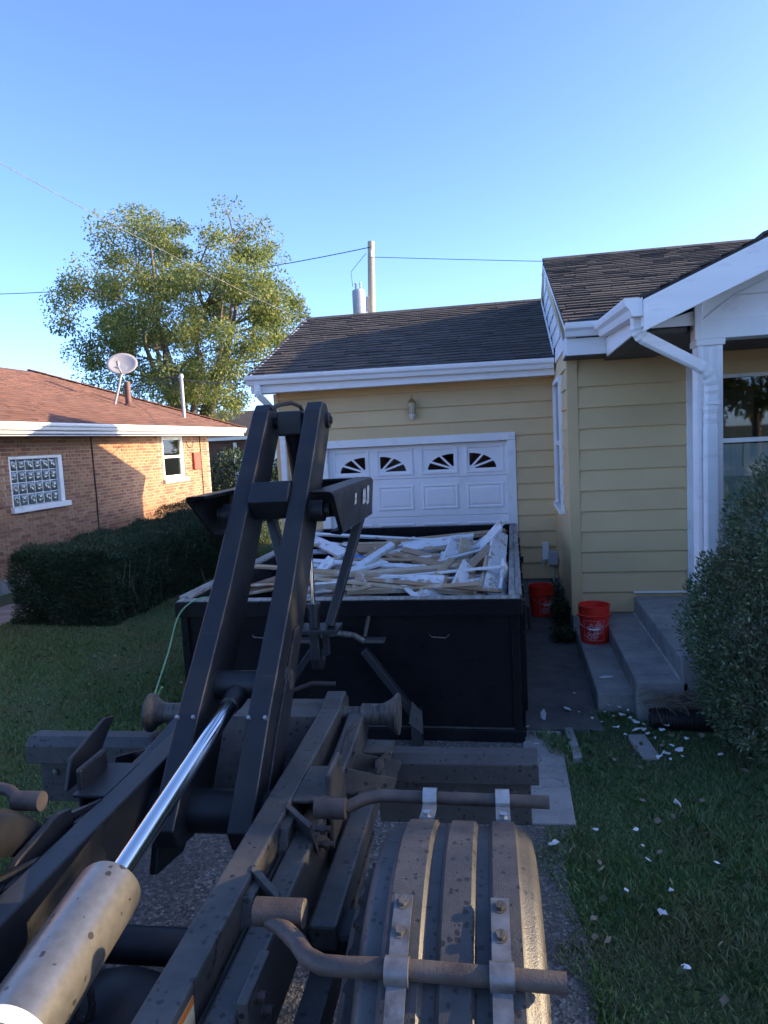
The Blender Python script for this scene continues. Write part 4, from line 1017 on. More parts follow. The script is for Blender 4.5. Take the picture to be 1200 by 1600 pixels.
# warning label on the subframe rail
MB().box(.3655, .3665, 1.30, 1.52, .80, .895).build('warning_label', 'warn', T)
MB().box(.3668, .3672, 1.30, 1.52, .875, .895).build('label_bar', 'orange', T)
# left rail brackets
MB().prism([(2.55, .86), (2.75, .86), (2.95, 1.02), (2.88, 1.04), (2.60, .98)], 'x', -.62, -.605).build('guide_bracket', 'frame', T, bevel=.004)
MB().prism([(1.85, .85), (2.3, .85), (2.3, .93), (2.22, .95), (2.0, .92)], 'x', -.45, -.425).build('guide_bracket', 'frame', T, bevel=.004)
MB().prism([(1.45, .84), (1.85, .84), (1.85, .92), (1.75, .94), (1.5, .88)], 'x', -.47, -.445).build('guide_bracket', 'frame', T, bevel=.004)
for yy in (1.12, 1.2): MB().tube([(-.50, yy, .86), (-.54, yy, .90), (-.60, yy, .90), (-.63, yy, .82)], .010, 8).build('u_bolt', 'galv', T, smooth=40)

# ------------------------------------------------------------------ dumpster
DB = wthing('dumpster', 'black steel roll-off dumpster full of scrap lumber in front of the garage door', 'dumpster', (-1.25, 7.1, 0))
dx0, dx1, dy0, dy1, dzt = -2.53, .015, 5.05, 9.20, 1.06
MB().box(dx0, dx1, dy0, dy0 + .04, .06, dzt).build('front_wall', 'black', DB, bevel=.004)
MB().box(dx0, dx1, dy1 - .04, dy1, .06, dzt + .015).build('rear_wall', 'black', DB, bevel=.004)
for (a, b) in ((dx0, dx0 + .04), (dx1 - .04, dx1)): MB().box(a, b, dy0 + .041, dy1 - .041, .06, dzt).build('side_wall', 'black', DB, bevel=.004)
MB().box(dx0 + .04, dx1 - .04, dy0 + .04, dy1 - .04, .08, .12).build('floor_plate', 'rust', DB)
MB().box(dx0 - .03, dx1 + .03, dy0 - .05, dy0 + .05, dzt - .115, dzt + .004).build('front_rim', 'black', DB, bevel=.008)
MB().box(dx0 - .01, dx1 + .01, dy0 - .046, dy0 + .046, dzt + .0045, dzt + .012).build('rim_cap', 'rim', DB)
MB().box(dx0 - .02, dx1 + .02, dy1 - .05, dy1 + .04, dzt - .08, dzt + .022).build('rear_rim', 'black', DB, bevel=.008)
for s, a, b in ((-1, dx0 - .04, dx0 + .06), (1, dx1 - .07, dx1 + .03)):
    MB().box(a, b, dy0 + .051, dy1 - .051, dzt - .10, dzt + .002).build('side_rim', 'black', DB, bevel=.006)
    y = dy0 + .05
    for L_ in (1.35, 1.4, 1.3):
        MB().box(a + .005, (a + b) / 2 - .002, y + .003, min(y + L_, dy1 - .055) - .004, dzt + .003, dzt + .03).build('rim_plank', 'rim', DB, bevel=.003)
        MB().box((a + b) / 2 + .002, b - .005, y + .003, min(y + L_, dy1 - .055) - .004, dzt + .003, dzt + .028).build('rim_plank', 'rim', DB, bevel=.003); y += L_
for xx in (dx0 - .002, dx1 - .055): MB().box(xx, xx + .057, dy0 - .022, dy0 + .0, .10, dzt - .116).build('corner_post', 'black', DB, bevel=.004)
MB().box(dx0 - .01, dx1 + .02, dy0 - .03, dy0 + .05, .0, .10).build('front_skirt', 'black', DB, bevel=.005)
MB().box(dx0, dx1, dy0 - .012, dy0 - .001, .101, .112).build('weld_seam', 'steel2', DB)
for s, xx in ((1, dx1), (-1, dx0)):
    for k in range(7):
        y = dy0 + .35 + k * .56; a, b = sorted((xx, xx + s * .05)); MB().box(a, b, y, y + .08, .1, dzt - .101).build('side_rib', 'black', DB, bevel=.005)
    a, b = sorted((xx, xx + s * .03)); MB().box(a, b, dy0 + .05, dy1 - .05, .0, .10).build('side_skirt', 'black', DB, bevel=.005)
for xx in (-1.85, -.72): MB().box(xx - .05, xx + .05, dy0 + .05, dy1 - .2, .0, .085).build('under_rail', 'black', DB)
# A-frame with hook bar at the front
ax = -1.28
for s in (1, -1):
    MB().beam((ax + s * .19, 4.94, .715), (ax + s * .52, 4.94, .26), .05, .075, up=(0, -1, 0)).build('a_frame_leg', 'boom', DB, bevel=.005)
    MB().box(ax + s * .55 - .035, ax + s * .55 + .035, 4.88, 5.02, .0, .27).build('a_frame_foot', 'boom', DB, bevel=.005)
    MB().prism([(ax + s * .50, .20), (ax + s * .60, .12), (ax + s * .60, .28), (ax + s * .53, .36)], 'y', 4.875, 4.885).build('gusset_plate', 'steel2', DB)
    MB().beam((ax + s * .23, 5.02, .985), (ax + s * .19, 4.99, .80), .02, .02).build('recess_edge', 'steel', DB)
    MB().box(*sorted((ax + s * .20, ax + s * .34)), 4.93, 5.02, .765, .79).build('shelf_plate', 'steel2', DB, bevel=.003)
MB().box(ax - .235, ax + .235, 5.015, 5.035, .975, .99).build('recess_edge', 'steel', DB)
MB().tube([(ax - .19, 4.97, .77), (ax - .12, 4.95, .82), (ax, 4.94, .84), (ax + .12, 4.95, .82), (ax + .19, 4.97, .77)], .022, 12).build('hook_bar', 'worn', DB, smooth=40)
for xx in (-.55, -1.89):
    MB().tube([(xx - .07, 5.035, .80), (xx - .05, 4.99, .795), (xx + .05, 4.985, .79), (xx + .07, 5.035, .80)], .006, 6).build('wire_handle', 'worn', DB)
MB().tube([(dx1 + .035, 5.15, .99), (dx1 + .075, 5.15, .97), (dx1 + .075, 5.15, .80), (dx1 + .03, 5.15, .78)], .012, 8).build('tarp_hook', 'black', DB)
for k in range(3): MB().cyl((dx1 + .03, 7.2 + .05 * k, .98 - .03 * k), (dx1 + .07, 7.2 + .05 * k, .985 - .03 * k), .012, n=8).build('tarp_hook', 'black', DB)

# ------------------------------------------------------------------ lumber in the dumpster
def ray(px, py):
    v = Vector(((px - 600) / 1122., (py - 800) / 1122., 1.0)); return Vector([Vector(r).dot(v) for r in CR])
def atz(px, py, z):
    r = ray(px, py); t = (z - 2.2) / r.z; return Vector((r.x * t, r.y * t, z))
GRP = 'scrap lumber heaped in the dumpster'
def lumber(p0, p1, w_, t_, white, label, roll=0.0):
    p0, p1 = Vector(p0), Vector(p1); d = p1 - p0; L = d.length
    mb = MB(); rr = random.Random(hash((round(L, 4), round(w_, 4), round(p0.x, 4))) & 0xffff)
    j = lambda: rr.uniform(-.025, .025)
    mb.hexa([(0 + j(), -w_ / 2, -t_ / 2), (L + j(), -w_ / 2, -t_ / 2), (L + j(), w_ / 2, -t_ / 2), (j(), w_ / 2, -t_ / 2),
             (j(), -w_ / 2, t_ / 2), (L + j(), -w_ / 2, t_ / 2), (L + j(), w_ / 2, t_ / 2), (j(), w_ / 2, t_ / 2)])
    o = mb.build('painted_board' if white else 'lumber_board', 'white_wood' if white else 'wood', bevel=.003, seg=1)
    o.location = p0; qd = d.to_track_quat('X', 'Z'); o.rotation_mode = 'QUATERNION'
    from mathutils import Quaternion
    o.rotation_quaternion = qd @ Quaternion((1, 0, 0), roll)
    return tag(o, label, 'board', GRP)
K = [  # x1,y1,z1, x2,y2,z2, width, thick, white, roll, label
 (596, 857, 1.06, 738, 838, 1.16, .10, .045, 1, .2, 'long white-edged board lying along the top of the lumber heap'),
 (632, 860, 1.06, 704, 848, 1.12, .13, .07, 1, .5, 'thick white board with brown cut end near the top of the heap'),
 (744, 862, 1.05, 783, 820, 1.34, .14, .03, 1, .9, 'white board sticking up highest from the back right of the heap'),
 (770, 925, .99, 781, 834, 1.20, .16, .05, 1, .5, 'broad white board standing up along the right side of the dumpster'),
 (785, 926, .98, 789, 880, 1.12, .09, .03, 1, 1.2, 'narrow white board squeezed against the right rim of the dumpster'),
 (660, 926, 1.02, 706, 874, 1.12, .06, .03, 0, .4, 'thin brown strip leaning across the front of the lumber heap'),
 (690, 922, 1.0, 698, 890, 1.08, .06, .03, 0, .2, 'short brown offcut leaning beside the thin brown strip'),
 (484, 903, 1.0, 716, 886, 1.08, .08, .04, 0, .2, 'long weathered board lying level across the middle of the heap'),
 (470, 923, 1.0, 716, 906, 1.03, .11, .04, 0, .0, 'long brown plank along the front of the heap'),
 (540, 924, 1.0, 716, 918, 1.02, .07, .04, 0, .1, 'lowest long plank just behind the front rim'),
 (488, 843, 1.06, 538, 866, 1.08, .13, .04, 1, .4, 'white board poking out at the left end of the heap'),
 (494, 900, 1.0, 518, 874, 1.13, .11, .03, 1, .3, 'upright white offcut at the left front of the heap'),
 (563, 884, 1.06, 613, 851, 1.18, .07, .04, 1, .3, 'white stick slanting up across the middle of the heap'),
 (556, 922, 1.0, 564, 898, 1.08, .07, .05, 0, .2, 'short pale post standing at the front of the heap'),
 (614, 866, 1.06, 698, 886, 1.06, .09, .04, 0, .2, 'brown board sloping down towards the right in the heap'),
 (610, 868, 1.03, 680, 852, 1.07, .15, .03, 1, .3, 'wide white board lying under the thick white board'),
 (575, 872, 1.04, 618, 846, 1.14, .12, .04, 0, .1, 'brown board rising at the back of the heap'),
 (700, 878, 1.04, 712, 848, 1.16, .13, .03, 1, .7, 'white board end standing in the middle right of the heap'),
 (722, 880, 1.02, 728, 845, 1.17, .12, .04, 0, .6, 'beige board end standing beside the white board end'),
 (712, 925, 1.0, 732, 882, 1.12, .12, .03, 1, .8, 'white board leaning at the front right of the heap'),
 (735, 924, 1.0, 738, 888, 1.08, .05, .03, 0, .3, 'narrow brown slat standing at the front right'),
 (728, 892, 1.06, 765, 856, 1.16, .08, .04, 0, .3, 'brown board crossing behind the tall white boards'),
 (755, 922, 1.0, 764, 872, 1.12, .08, .03, 0, .9, 'grey brown board standing left of the broad white board'),
 (745, 915, .98, 770, 905, 1.06, .04, .03, 0, .3, 'small brown stick between the standing boards'),
 (690, 868, 1.06, 724, 862, 1.10, .12, .03, 1, .3, 'short white board lying near the middle right'),
 (535, 895, 1.02, 600, 878, 1.06, .16, .03, 1, .0, 'broad white sheet of board left of the middle'),
 (590, 905, .98, 660, 893, 1.02, .12, .03, 1, .1, 'white board half buried under the long weathered board'),
 (500, 880, 1.02, 560, 866, 1.04, .07, .04, 0, .2, 'tan batten behind the left white offcut'),
 (385, 922, .86, 430, 908, .92, .12, .06, 0, .1, 'pale block of lumber lying at the left end behind the boom'),
 (440, 905, .86, 486, 918, .90, .14, .05, 0, .1, 'brown board end beside the pale block'),
]
for (a, b, c, d_, e, f_, w_, t_, wh, ro, lab) in K: lumber(atz(a, b, c), atz(d_, e, f_), w_, t_, bool(wh), lab, ro)
rr = random.Random(77)
labs2 = {True: 'narrow white painted slat lying loose across the lumber heap', False: 'narrow bare wood slat lying loose across the lumber heap'}
labs = {True: 'white painted scrap board mixed into the lumber heap', False: 'bare brown scrap board mixed into the lumber heap'}
for k in range(110):
    lay = k / 110; zc = .50 + .50 * lay + rr.uniform(-.05, .03); L_ = rr.uniform(.45, 1.7) if lay < .75 else rr.uniform(.3, .9)
    cx, cy = rr.uniform(-1.9, -.2), rr.uniform(5.45, 8.7)
    if lay > .8: cx = rr.uniform(-1.6, -.2); cy = rr.uniform(5.4, 8.2)
    a = rr.uniform(0, math.pi) if lay > .5 else rr.choice((0, math.pi / 2)) + rr.uniform(-.4, .4)
    dx_, dy_ = math.cos(a) * L_ / 2, math.sin(a) * L_ / 2; tz = rr.uniform(-.10, .10)
    p0 = [cx - dx_, cy - dy_, zc - tz * L_ / 2]; p1 = [cx + dx_, cy + dy_, zc + tz * L_ / 2]
    for p in (p0, p1):
        p[0] = min(max(p[0], dx0 + .12), dx1 - .12); p[1] = min(max(p[1], dy0 + .12), dy1 - .12)
    if (Vector(p0) - Vector(p1)).length < .25: continue
    wh = rr.random() < .55
    lumber(p0, p1, rr.choice((.07, .09, .12, .14)), rr.choice((.02, .035, .045)), wh, labs[wh], rr.uniform(-.5, .5))
for k in range(62):
    L_ = rr.uniform(.8, 2.3); cx, cy = rr.uniform(-1.75, -.25), rr.uniform(5.35, 8.5); a = rr.gauss(0, .45) if rr.random() < .65 else rr.uniform(0, math.pi); zc = rr.uniform(.92, 1.06) + .07 * max(0, cx + 1.1)
    dx_, dy_ = math.cos(a) * L_ / 2, math.sin(a) * L_ / 2; tz = rr.gauss(0, .07)
    p0 = [cx - dx_, cy - dy_, zc - tz * L_ / 2]; p1 = [cx + dx_, cy + dy_, zc + tz * L_ / 2]
    for p in (p0, p1):
        p[0] = min(max(p[0], dx0 + .12), dx1 - .12); p[1] = min(max(p[1], dy0 + .12), dy1 - .12); p[2] = min(p[2], 1.22)
    if (Vector(p0) - Vector(p1)).length < .4: continue
    wh = rr.random() < .6
    lumber(p0, p1, rr.choice((.04, .06, .08, .10)), rr.choice((.018, .022, .03)), wh, labs2[wh], rr.uniform(-.8, .8))
o = MB().add([atz(548, 868, 1.05), atz(556, 866, 1.10), atz(575, 870, 1.05), atz(572, 877, 1.04), atz(555, 880, 1.02)], [(0, 1, 2, 3, 4)]).build('plastic_scrap', 'blue'); sm = o.modifiers.new('s', 'SOLIDIFY'); sm.thickness = .01
tag(o, 'crumpled bit of blue plastic among the scrap lumber', 'plastic scrap')
# thin green cord from the rim to the left roller
p = [atz(345, 934, 1.075), Vector((-2.36, 5.0, 1.09)), Vector((-2.50, 4.95, .98)), Vector((-2.56, 4.85, .72)), Vector((-2.44, 4.4, .58)), Vector((-2.12, 3.75, .72)), Vector((-1.90, 3.52, .95))]
pts = []
for i in range(len(p) - 1):
    a, b, c, d_ = p[max(i - 1, 0)], p[i], p[i + 1], p[min(i + 2, len(p) - 1)]
    for k in range(6):
        t = k / 6; pts.append(.5 * (2 * b + (c - a) * t + (2 * a - 5 * b + 4 * c - d_) * t * t + (3 * b - a - 3 * c + d_) * t ** 3))
o = MB().tube(pts, .006, 6).build('green_cord', 'cord', smooth=40); tag(o, 'thin pale green cord hanging from the left front rim of the dumpster', 'cord')

# ------------------------------------------------------------------ buckets
def bucket(loc, rz, label):
    t = thing('bucket', label, 'bucket', loc, rz, 'red plastic buckets by the house corner')
    prof = [(.0, .004), (.128, .0), (.131, .004), (.1335, .05), (.142, .245), (.1425, .262), (.153, .268), (.1535, .276), (.1465, .281), (.147, .300), (.1475, .306), (.147, .352), (.152, .356), (.1525, .366), (.149, .369), (.144, .366), (.141, .34), (.127, .012), (.0, .010)]
    MB().lathe(prof, 48).build('bucket_body', 'red', t, smooth=35)
    rad = lambda z: .1345 + (z - .05) / .195 * .0085 + .0012
    def wrap(u, z): a = -math.pi / 2 + u / .139; return (rad(z) * math.cos(a), rad(z) * math.sin(a), z)
    # square outline
    mb = MB(); h = .098; cz = .135; wl = .0035
    for (u0, u1, z0, z1) in ((-h, h, cz + h - wl, cz + h), (-h, h, cz - h, cz - h + wl), (-h, -h + wl, cz - h, cz + h), (h - wl, h, cz - h, cz + h)):
        n = 14 if u1 - u0 > .05 else 1; m_ = 14 if z1 - z0 > .05 else 1
        for i in range(n):
            for j in range(m_):
                ua, ub = u0 + (u1 - u0) * i / n, u0 + (u1 - u0) * (i + 1) / n; za, zb = z0 + (z1 - z0) * j / m_, z0 + (z1 - z0) * (j + 1) / m_
                mb.add([wrap(ua, za), wrap(ub, za), wrap(ub, zb), wrap(ua, zb)], [(0, 1, 2, 3)])
    mb.build('logo_outline', 'print', t)
    # stencil style lettering at 45 degrees
    dg = None
    for txt, size, off, sx in (('THE', .040, .052, 1.0), ('HOME', .078, .0, .92), ('DEPOT', .062, -.050, .92)):
        cu = bpy.data.curves.new('lettering', 'FONT'); cu.body = txt; cu.align_x = 'CENTER'; cu.align_y = 'CENTER'; cu.size = size; cu.offset = .0018; cu.resolution_u = 3
        to = bpy.data.objects.new('lettering_tmp', cu); COL.objects.link(to)
        me = bpy.data.meshes.new_from_object(to.evaluated_get(bpy.context.evaluated_depsgraph_get()))
        bpy.data.objects.remove(to)
        bm = bmesh.new(); bm.from_mesh(me); bmesh.ops.subdivide_edges(bm, edges=[e for e in bm.edges if e.calc_length() > .012], cuts=2)
        bmesh.ops.triangulate(bm, faces=bm.faces)
        c45 = math.cos(R(45))
        for v in bm.verts:
            x_, y_ = v.co.x * sx, v.co.y * 1.05 + off
            u = (x_ - y_) * c45; z_ = (x_ + y_) * c45
            v.co = wrap(max(-h + .002, min(h - .002, u)), cz + max(-h + .002, min(h - .002, z_)))
        bm.to_mesh(me); bm.free(); link('lettering', me, 'print', t)
    pts = []
    for k in range(21):
        a = math.pi * k / 20; x_ = math.cos(a) * .158; drop = math.sin(a)
        pts.append((x_, -.02 - .125 * drop, .262 - .115 * drop))
    MB().tube(pts, .0028, 6).build('wire_handle', 'galv', t)
    MB().tube(pts[8:13], .0075, 8).build('grip', 'alu', t, smooth=40)
    for s in (1, -1): MB().cyl((s * .14, -.02, .262), (s * .166, -.02, .262), .012, n=10).build('handle_lug', 'red', t)
    return t
bucket((.745, 7.12, .155), R(-8), 'red orange bucket standing on the lowest concrete step')
bucket((.30, 8.72, .018), R(30), 'red orange bucket on the asphalt beside the dumpster, farther from the steps')

# ------------------------------------------------------------------ plants
def rnd(n, lo=-1, hi=1): return rng.uniform(lo, hi, (n, 3))
def hedge(name, label, x0, x1, y0, y1, h, n, seed=0, bare=True):
    t = wthing(name, label, 'hedge', ((x0 + x1) / 2, (y0 + y1) / 2, 0))
    # points near the surface of a bumpy rounded box
    cx, cy = (x0 + x1) / 2, (y0 + y1) / 2
    f = rng.choice(4, n, p=[.30, .22, .10, .38]); u = rng.uniform(0, 1, n); v = rng.uniform(0, 1, n)
    P = np.zeros((n, 3)); N = np.zeros((n, 3))
    m = f == 0; P[m] = np.stack([np.full(m.sum(), x1), y0 + (y1 - y0) * u[m], h * v[m]], 1); N[m] = (1, 0, 0)
    m = f == 1; P[m] = np.stack([x0 + (x1 - x0) * u[m], np.full(m.sum(), y0), h * v[m]], 1); N[m] = (0, -1, 0)
    m = f == 2; P[m] = np.stack([np.full(m.sum(), x0), y0 + (y1 - y0) * u[m], h * v[m]], 1); N[m] = (-1, 0, 0)
    m = f == 3; P[m] = np.stack([x0 + (x1 - x0) * u[m], y0 + (y1 - y0) * v[m], np.full(m.sum(), h)], 1); N[m] = (0, 0, 1)
    bump_ = .05 * np.sin(P[:, 0] * 5 + P[:, 2] * 7 + 1) * np.sin(P[:, 1] * 4.3 + P[:, 2] * 3) + .035 * np.sin(P[:, 1] * 11 + P[:, 0] * 9) * np.sin(P[:, 2] * 12)
    dep = np.abs(rng.normal(0, .06, n))
    P = P + N * (bump_ - dep)[:, None]
    # round the top edges
    ez = np.clip((P[:, 2] - (h - .18)) / .18, 0, 1)
    sx = np.sign(P[:, 0] - cx); k = np.clip(1 - (np.minimum(P[:, 0] - x0, x1 - P[:, 0])) / .2, 0, 1)
    P[:, 2] -= .07 * k * ez; P[:, 0] -= sx * .05 * ez * (k > .5)
    P += rng.normal(0, .015, P.shape)
    D = N * .7 + np.array([0, 0, .55]) + rng.normal(0, .55, (n, 3))
    leaves('foliage', P, D, .055, .012, 'yew', t)
    MB().box(x0 + .18, x1 - .18, y0 + .18, y1 - .18, .12, h - .16).build('inner_shade', 'yew', t)
    mb = MB(); rr = random.Random(seed)
    for i in range(90 if bare else 20):
        x, y = rr.uniform(x0 + .04, x1 - .06), y0 + rr.uniform(.02, .14)
        if rr.random() < .55: x, y = x1 - rr.uniform(.02, .14), rr.uniform(y0, y1)
        p0 = Vector((x + rr.uniform(-.05, .05), y + .15, 0)); mb.tube([p0, Vector((x, y + .05, h * .35)), Vector((x + rr.uniform(-.15, .15), y, h * rr.uniform(.5, .85)))], [.009, .006, .003], 5)
    mb.build('stems', 'twig', t)
    return t
hedge('clipped_hedge', 'long dark green clipped hedge beside the brick house, nearer one', -6.55, -5.08, 8.3, 13.4, 1.0, 95000, 1)
hedge('clipped_hedge', 'smaller dark clipped hedge behind the long hedge by the brick wall', -7.6, -5.6, 14.3, 17.6, 1.06, 26000, 2, False)

def shrub(name, label, c, blobs, n, mat, ll, lw, base, stems=60, cat='bush', up=.4, tw=.004):
    t = wthing(name, label, cat, c)
    P = []; D = []; tot = sum(r[3] * r[4] * r[5] for r in blobs) ** 1
    ws = np.array([(r[3] * r[4] + r[4] * r[5] + r[3] * r[5]) for r in blobs]); ws = ws / ws.sum()
    for (x, y, z, rx, ry, rz), wgt in zip(blobs, ws):
        k = int(n * wgt); d = unit(rng.normal(size=(k, 3))); r = 1 - np.abs(rng.normal(0, .10, (k, 1)))
        lump = 1 + .10 * np.sin(d[:, :1] * 9 + x * 7) * np.sin(d[:, 2:] * 8 + z * 5) + .06 * np.sin(d[:, 1:2] * 17 + y * 9)
        P.append(np.array([x, y, z]) + d * r * lump * np.array([rx, ry, rz])); D.append(d + np.array([0, 0, up]) + rng.normal(0, .5, (k, 3)))
    P = np.concatenate(P); D = np.concatenate(D); k = P[:, 2] > .03; P = P[k]; D = D[k]
    leaves('foliage', P, D, ll, lw, mat, t)
    mb = MB(); rr = random.Random(4)
    for i in range(stems):
        b = rr.choice(blobs); a, e = rr.uniform(0, 6.28), rr.uniform(-.3, 1.3)
        tip = Vector((b[0] + math.cos(a) * math.cos(e) * b[3] * 1.06, b[1] + math.sin(a) * math.cos(e) * b[4] * 1.06, b[2] + math.sin(e) * b[5] * 1.08))
        if tip.z < .1: tip.z = .15
        p0 = Vector((base[0] + rr.uniform(-.2, .2), base[1] + rr.uniform(-.2, .2), 0)); mid = p0.lerp(tip, .55) + Vector((rr.uniform(-.08, .08), rr.uniform(-.08, .08), .1))
        mb.tube([p0, mid, tip], [tw * 3, tw * 1.6, tw * .7], 5)
    mb.build('stems', 'twig', t); return t
shrub('leafy_bush', 'big grey green bush with fine leaves at the right beside the porch', (1.85, 4.8, 0),
      [(1.80, 4.95, .75, .68, .62, .72), (2.0, 4.85, 1.40, .68, .60, .66), (2.15, 4.8, 1.85, .55, .5, .55), (2.5, 4.8, 1.1, .7, .6, .9), (1.56, 5.0, 1.0, .42, .40, .42), (2.36, 4.75, 2.35, .52, .42, .50), (1.70, 4.78, .45, .5, .5, .38)],
      120000, 'box', .036, .013, (1.9, 4.85), 260, tw=.0028)
# unseen bush added along the front of the house, out of frame, for shade
shrub('leafy_bush', 'dense foundation bush in front of the porch, beyond the big grey green bush', (3.8, 4.7, 0),
      [(3.7, 4.7, .7, .8, .65, .75), (4.3, 4.7, .8, .7, .6, .8)], 9000, 'box', .07, .03, (3.9, 4.7), 30)
shrub('dark_shrub', 'dark green shrub in the gap behind the brick house corner', (-8.2, 22.5, 0),
      [(-8.2, 22.3, .9, 1.3, .9, 1.0), (-7.2, 22.8, .8, .9, .8, .9), (-9.2, 22.8, 1.1, .8, .8, 1.1)], 14000, 'yew', .10, .05, (-8.2, 22.5), 30)
# weeds by the buckets
def weed(label, cx, cy, n, h, spread, seed):
    t = wthing('weed_clump', label, 'weeds', (cx, cy, 0)); rr = random.Random(seed); mb = MB(); P = []; D = []
    for i in range(n):
        x, y = cx + rr.gauss(0, spread), cy + rr.gauss(0, spread * 1.6); hh = h * rr.uniform(.4, 1.1); dx, dy = rr.uniform(-.12, .12), rr.uniform(-.12, .12)
        mb.tube([(x, y, 0), (x + dx * .4, y + dy * .4, hh * .6), (x + dx, y + dy, hh)], [.003, .002, .001], 4)
        for k in range(14):
            q = rr.uniform(.15, 1); P.append((x + dx * q * q, y + dy * q * q, hh * q)); D.append((rr.gauss(0, 1), rr.gauss(0, 1), rr.uniform(-.2, .8)))
    mb.build('stems', 'weed', t); leaves('foliage', np.array(P), np.array(D), .055, .016, 'weed', t)
weed('dark weeds growing along the wall between the two buckets', .52, 8.15, 70, .32, .05, 1)
weed('low weeds at the foot of the lowest step', .50, 7.6, 60, .16, .05, 2)
weed('weeds beside the rear bucket near the meter box', .55, 9.1, 50, .38, .06, 6)

# trees
def tree(name, label, base, crown, nclump, per, leaf, mat, seed, stems=5, trunk_r=.28, lumps=None, clump_r=.75, flat=.72):
    t = wthing(name, label, 'tree', base); rr = random.Random(seed); g = np.random.default_rng(seed)
    (cx, cy, cz), (rx, ry, rz) = crown; cl = []
    while len(cl) < nclump:
        d = unit(g.normal(size=(1, 3)))[0]; q = g.uniform(.25, 1) ** .45
        p = np.array([cx, cy, cz]) + d * q * np.array([rx, ry, rz]) * (1 + .10 * math.sin(d[0] * 6 + seed) + .08 * math.sin(d[2] * 9))
        if lumps and not lumps(p): continue
        cl.append(p)
    mb = MB(); b = Vector(base); fork = b + Vector((0, 0, max(1.2, (cz - rz - b.z) * .8)))
    mb.tube([b, b.lerp(fork, .5), fork], [trunk_r * 1.25, trunk_r, trunk_r * .9], 12)
    limbs = []
    for i in range(stems):
        a = 6.28 * i / stems + rr.uniform(-.3, .3); q = rr.uniform(.25, .5)
        end = Vector((cx + math.cos(a) * rx * q, cy + math.sin(a) * ry * q, cz + rz * rr.uniform(.3, .8))); L = [fork]
        for k in range(1, 6):
            tt = k / 5; L.append(fork.lerp(end, tt) + Vector((math.cos(a) * rx * .10 * math.sin(tt * 3.1), math.sin(a) * ry * .1 * math.sin(tt * 3.1), 0)) + Vector((rr.uniform(-.15, .15), rr.uniform(-.15, .15), 0)))
        mb.tube(L, [trunk_r * .6, trunk_r * .5, trunk_r * .38, trunk_r * .27, trunk_r * .17, trunk_r * .07], 8); limbs.append(L)
    allp = [p for L in limbs for p in L[1:]]
    for p in cl[::2]:
        P = Vector(p); s = min(allp, key=lambda q_: (q_ - P).length + max(0, q_.z - P.z) * 1.5); mid = s.lerp(P, .55) + Vector((0, 0, .2))
        mb.tube([s, mid, P], [trunk_r * .14, trunk_r * .08, trunk_r * .03], 5)
    mb.build('trunk', 'bark', t, smooth=50)
    P = []; D = []
    for p in cl:
        k = int(per * rr.uniform(.5, 1.4)); r_ = clump_r * rr.uniform(.6, 1.25)
        d = unit(g.normal(size=(k, 3))); q = g.uniform(0, 1, (k, 1)) ** .5
        P.append(p + d * q * r_ * np.array([1, 1, flat])); D.append(d * .6 + np.array([0, 0, -.35]) + g.normal(0, .6, (k, 3)))
    leaves('crown', np.concatenate(P), np.concatenate(D), leaf, leaf * .5, mat, t)
    return t
tree('shade_tree', 'large leafy tree with yellowing leaves rising behind the brick house', (-12.4, 27, 0), ((-12.3, 27, 7.2), (5.1, 4.2, 4.1)), 235, 430, .125, 'tree', 5, 8, .30,
     lambda p: not (p[2] < 5.0 and p[0] < -15.5) and not (p[2] > 9.4 and (p[0] < -14.6 or -11.9 < p[0] < -11.0)) and not (math.sin(p[0] * 1.7 + 1) * math.sin(p[2] * 1.9) > .8), clump_r=.74)
tree('side_yard_tree', 'broad tree in the side yard right of the house', (10.0, 5.75, 0), ((10.0, 5.75, 4.0), (1.8, 1.9, 2.5)), 110, 260, .16, 'tree', 9, 5, .16, clump_r=.6)  # unseen tree added to keep the sun off the boom and lawn
for i, (x, y, rz_) in enumerate(((-20, 44, 3.0), (-9, 47, 2.6), (3, 46, 3.2), (14, 45, 3.6), (-32, 42, 3.4))):
    tree('distant_tree', ['far tree behind the brick house roof, second from the left', 'far tree between the brick house and the garage', 'far tree hidden behind the garage roof', 'far tree behind the main roof', 'leftmost far tree beyond the brick house'][i], (x, y, 0), ((x, y, 2.6), (3.0, 2.5, 1.7)), 45, 150, .3, 'tree', 40 + i, 4, .2, clump_r=.9)

# far brick house seen through the gap
FH = wthing('far_brick_house', 'dark brick house far back in the gap beside the brick house', 'house', (-11.5, 33, 0))
fwl = MB().box(-16, -6.5, 32, 38, 0, 2.75).build('wall', 'darkbrick', FH)
mb = MB(); rr = random.Random(2)
for r in range(36):
    x = -13.2 + (.11 if r % 2 else 0)
    while x < -9.4: mb.box(x, x + .205, 31.985, 31.999, .06 + r * .075, .06 + r * .075 + .062); x += .218
mb.build('brickwork', 'darkbrick', fwl)['kind'] = 'stuff'
mb = MB().add([(-16.4, 31.6, 2.75), (-6.1, 31.6, 2.75), (-6.1, 35, 4.1), (-16.4, 35, 4.1), (-6.1, 38.4, 2.75), (-16.4, 38.4, 2.75)], [(0, 1, 2, 3), (3, 2, 4, 5), (0, 3, 5), (1, 4, 2)]).build('roof', 'shingle', FH)
MB().box(-16.4, -6.1, 31.58, 31.62, 2.62, 2.76).build('fascia', 'alu', FH)
f = MB().box(-11.35, -10.35, 31.93, 31.99, 1.05, 2.45).build('window', 'trim', FH); MB().box(-11.25, -10.45, 31.92, 31.93, 1.15, 2.35).build('pane', 'curtain', f)
MB().box(-12.75, -12.6, 31.9, 31.97, .2, 2.5).build('downspout', 'alu', FH)
MB().box(-13.1, -12.8, 31.9, 31.97, .0, 2.1).build('door', 'brown', FH)
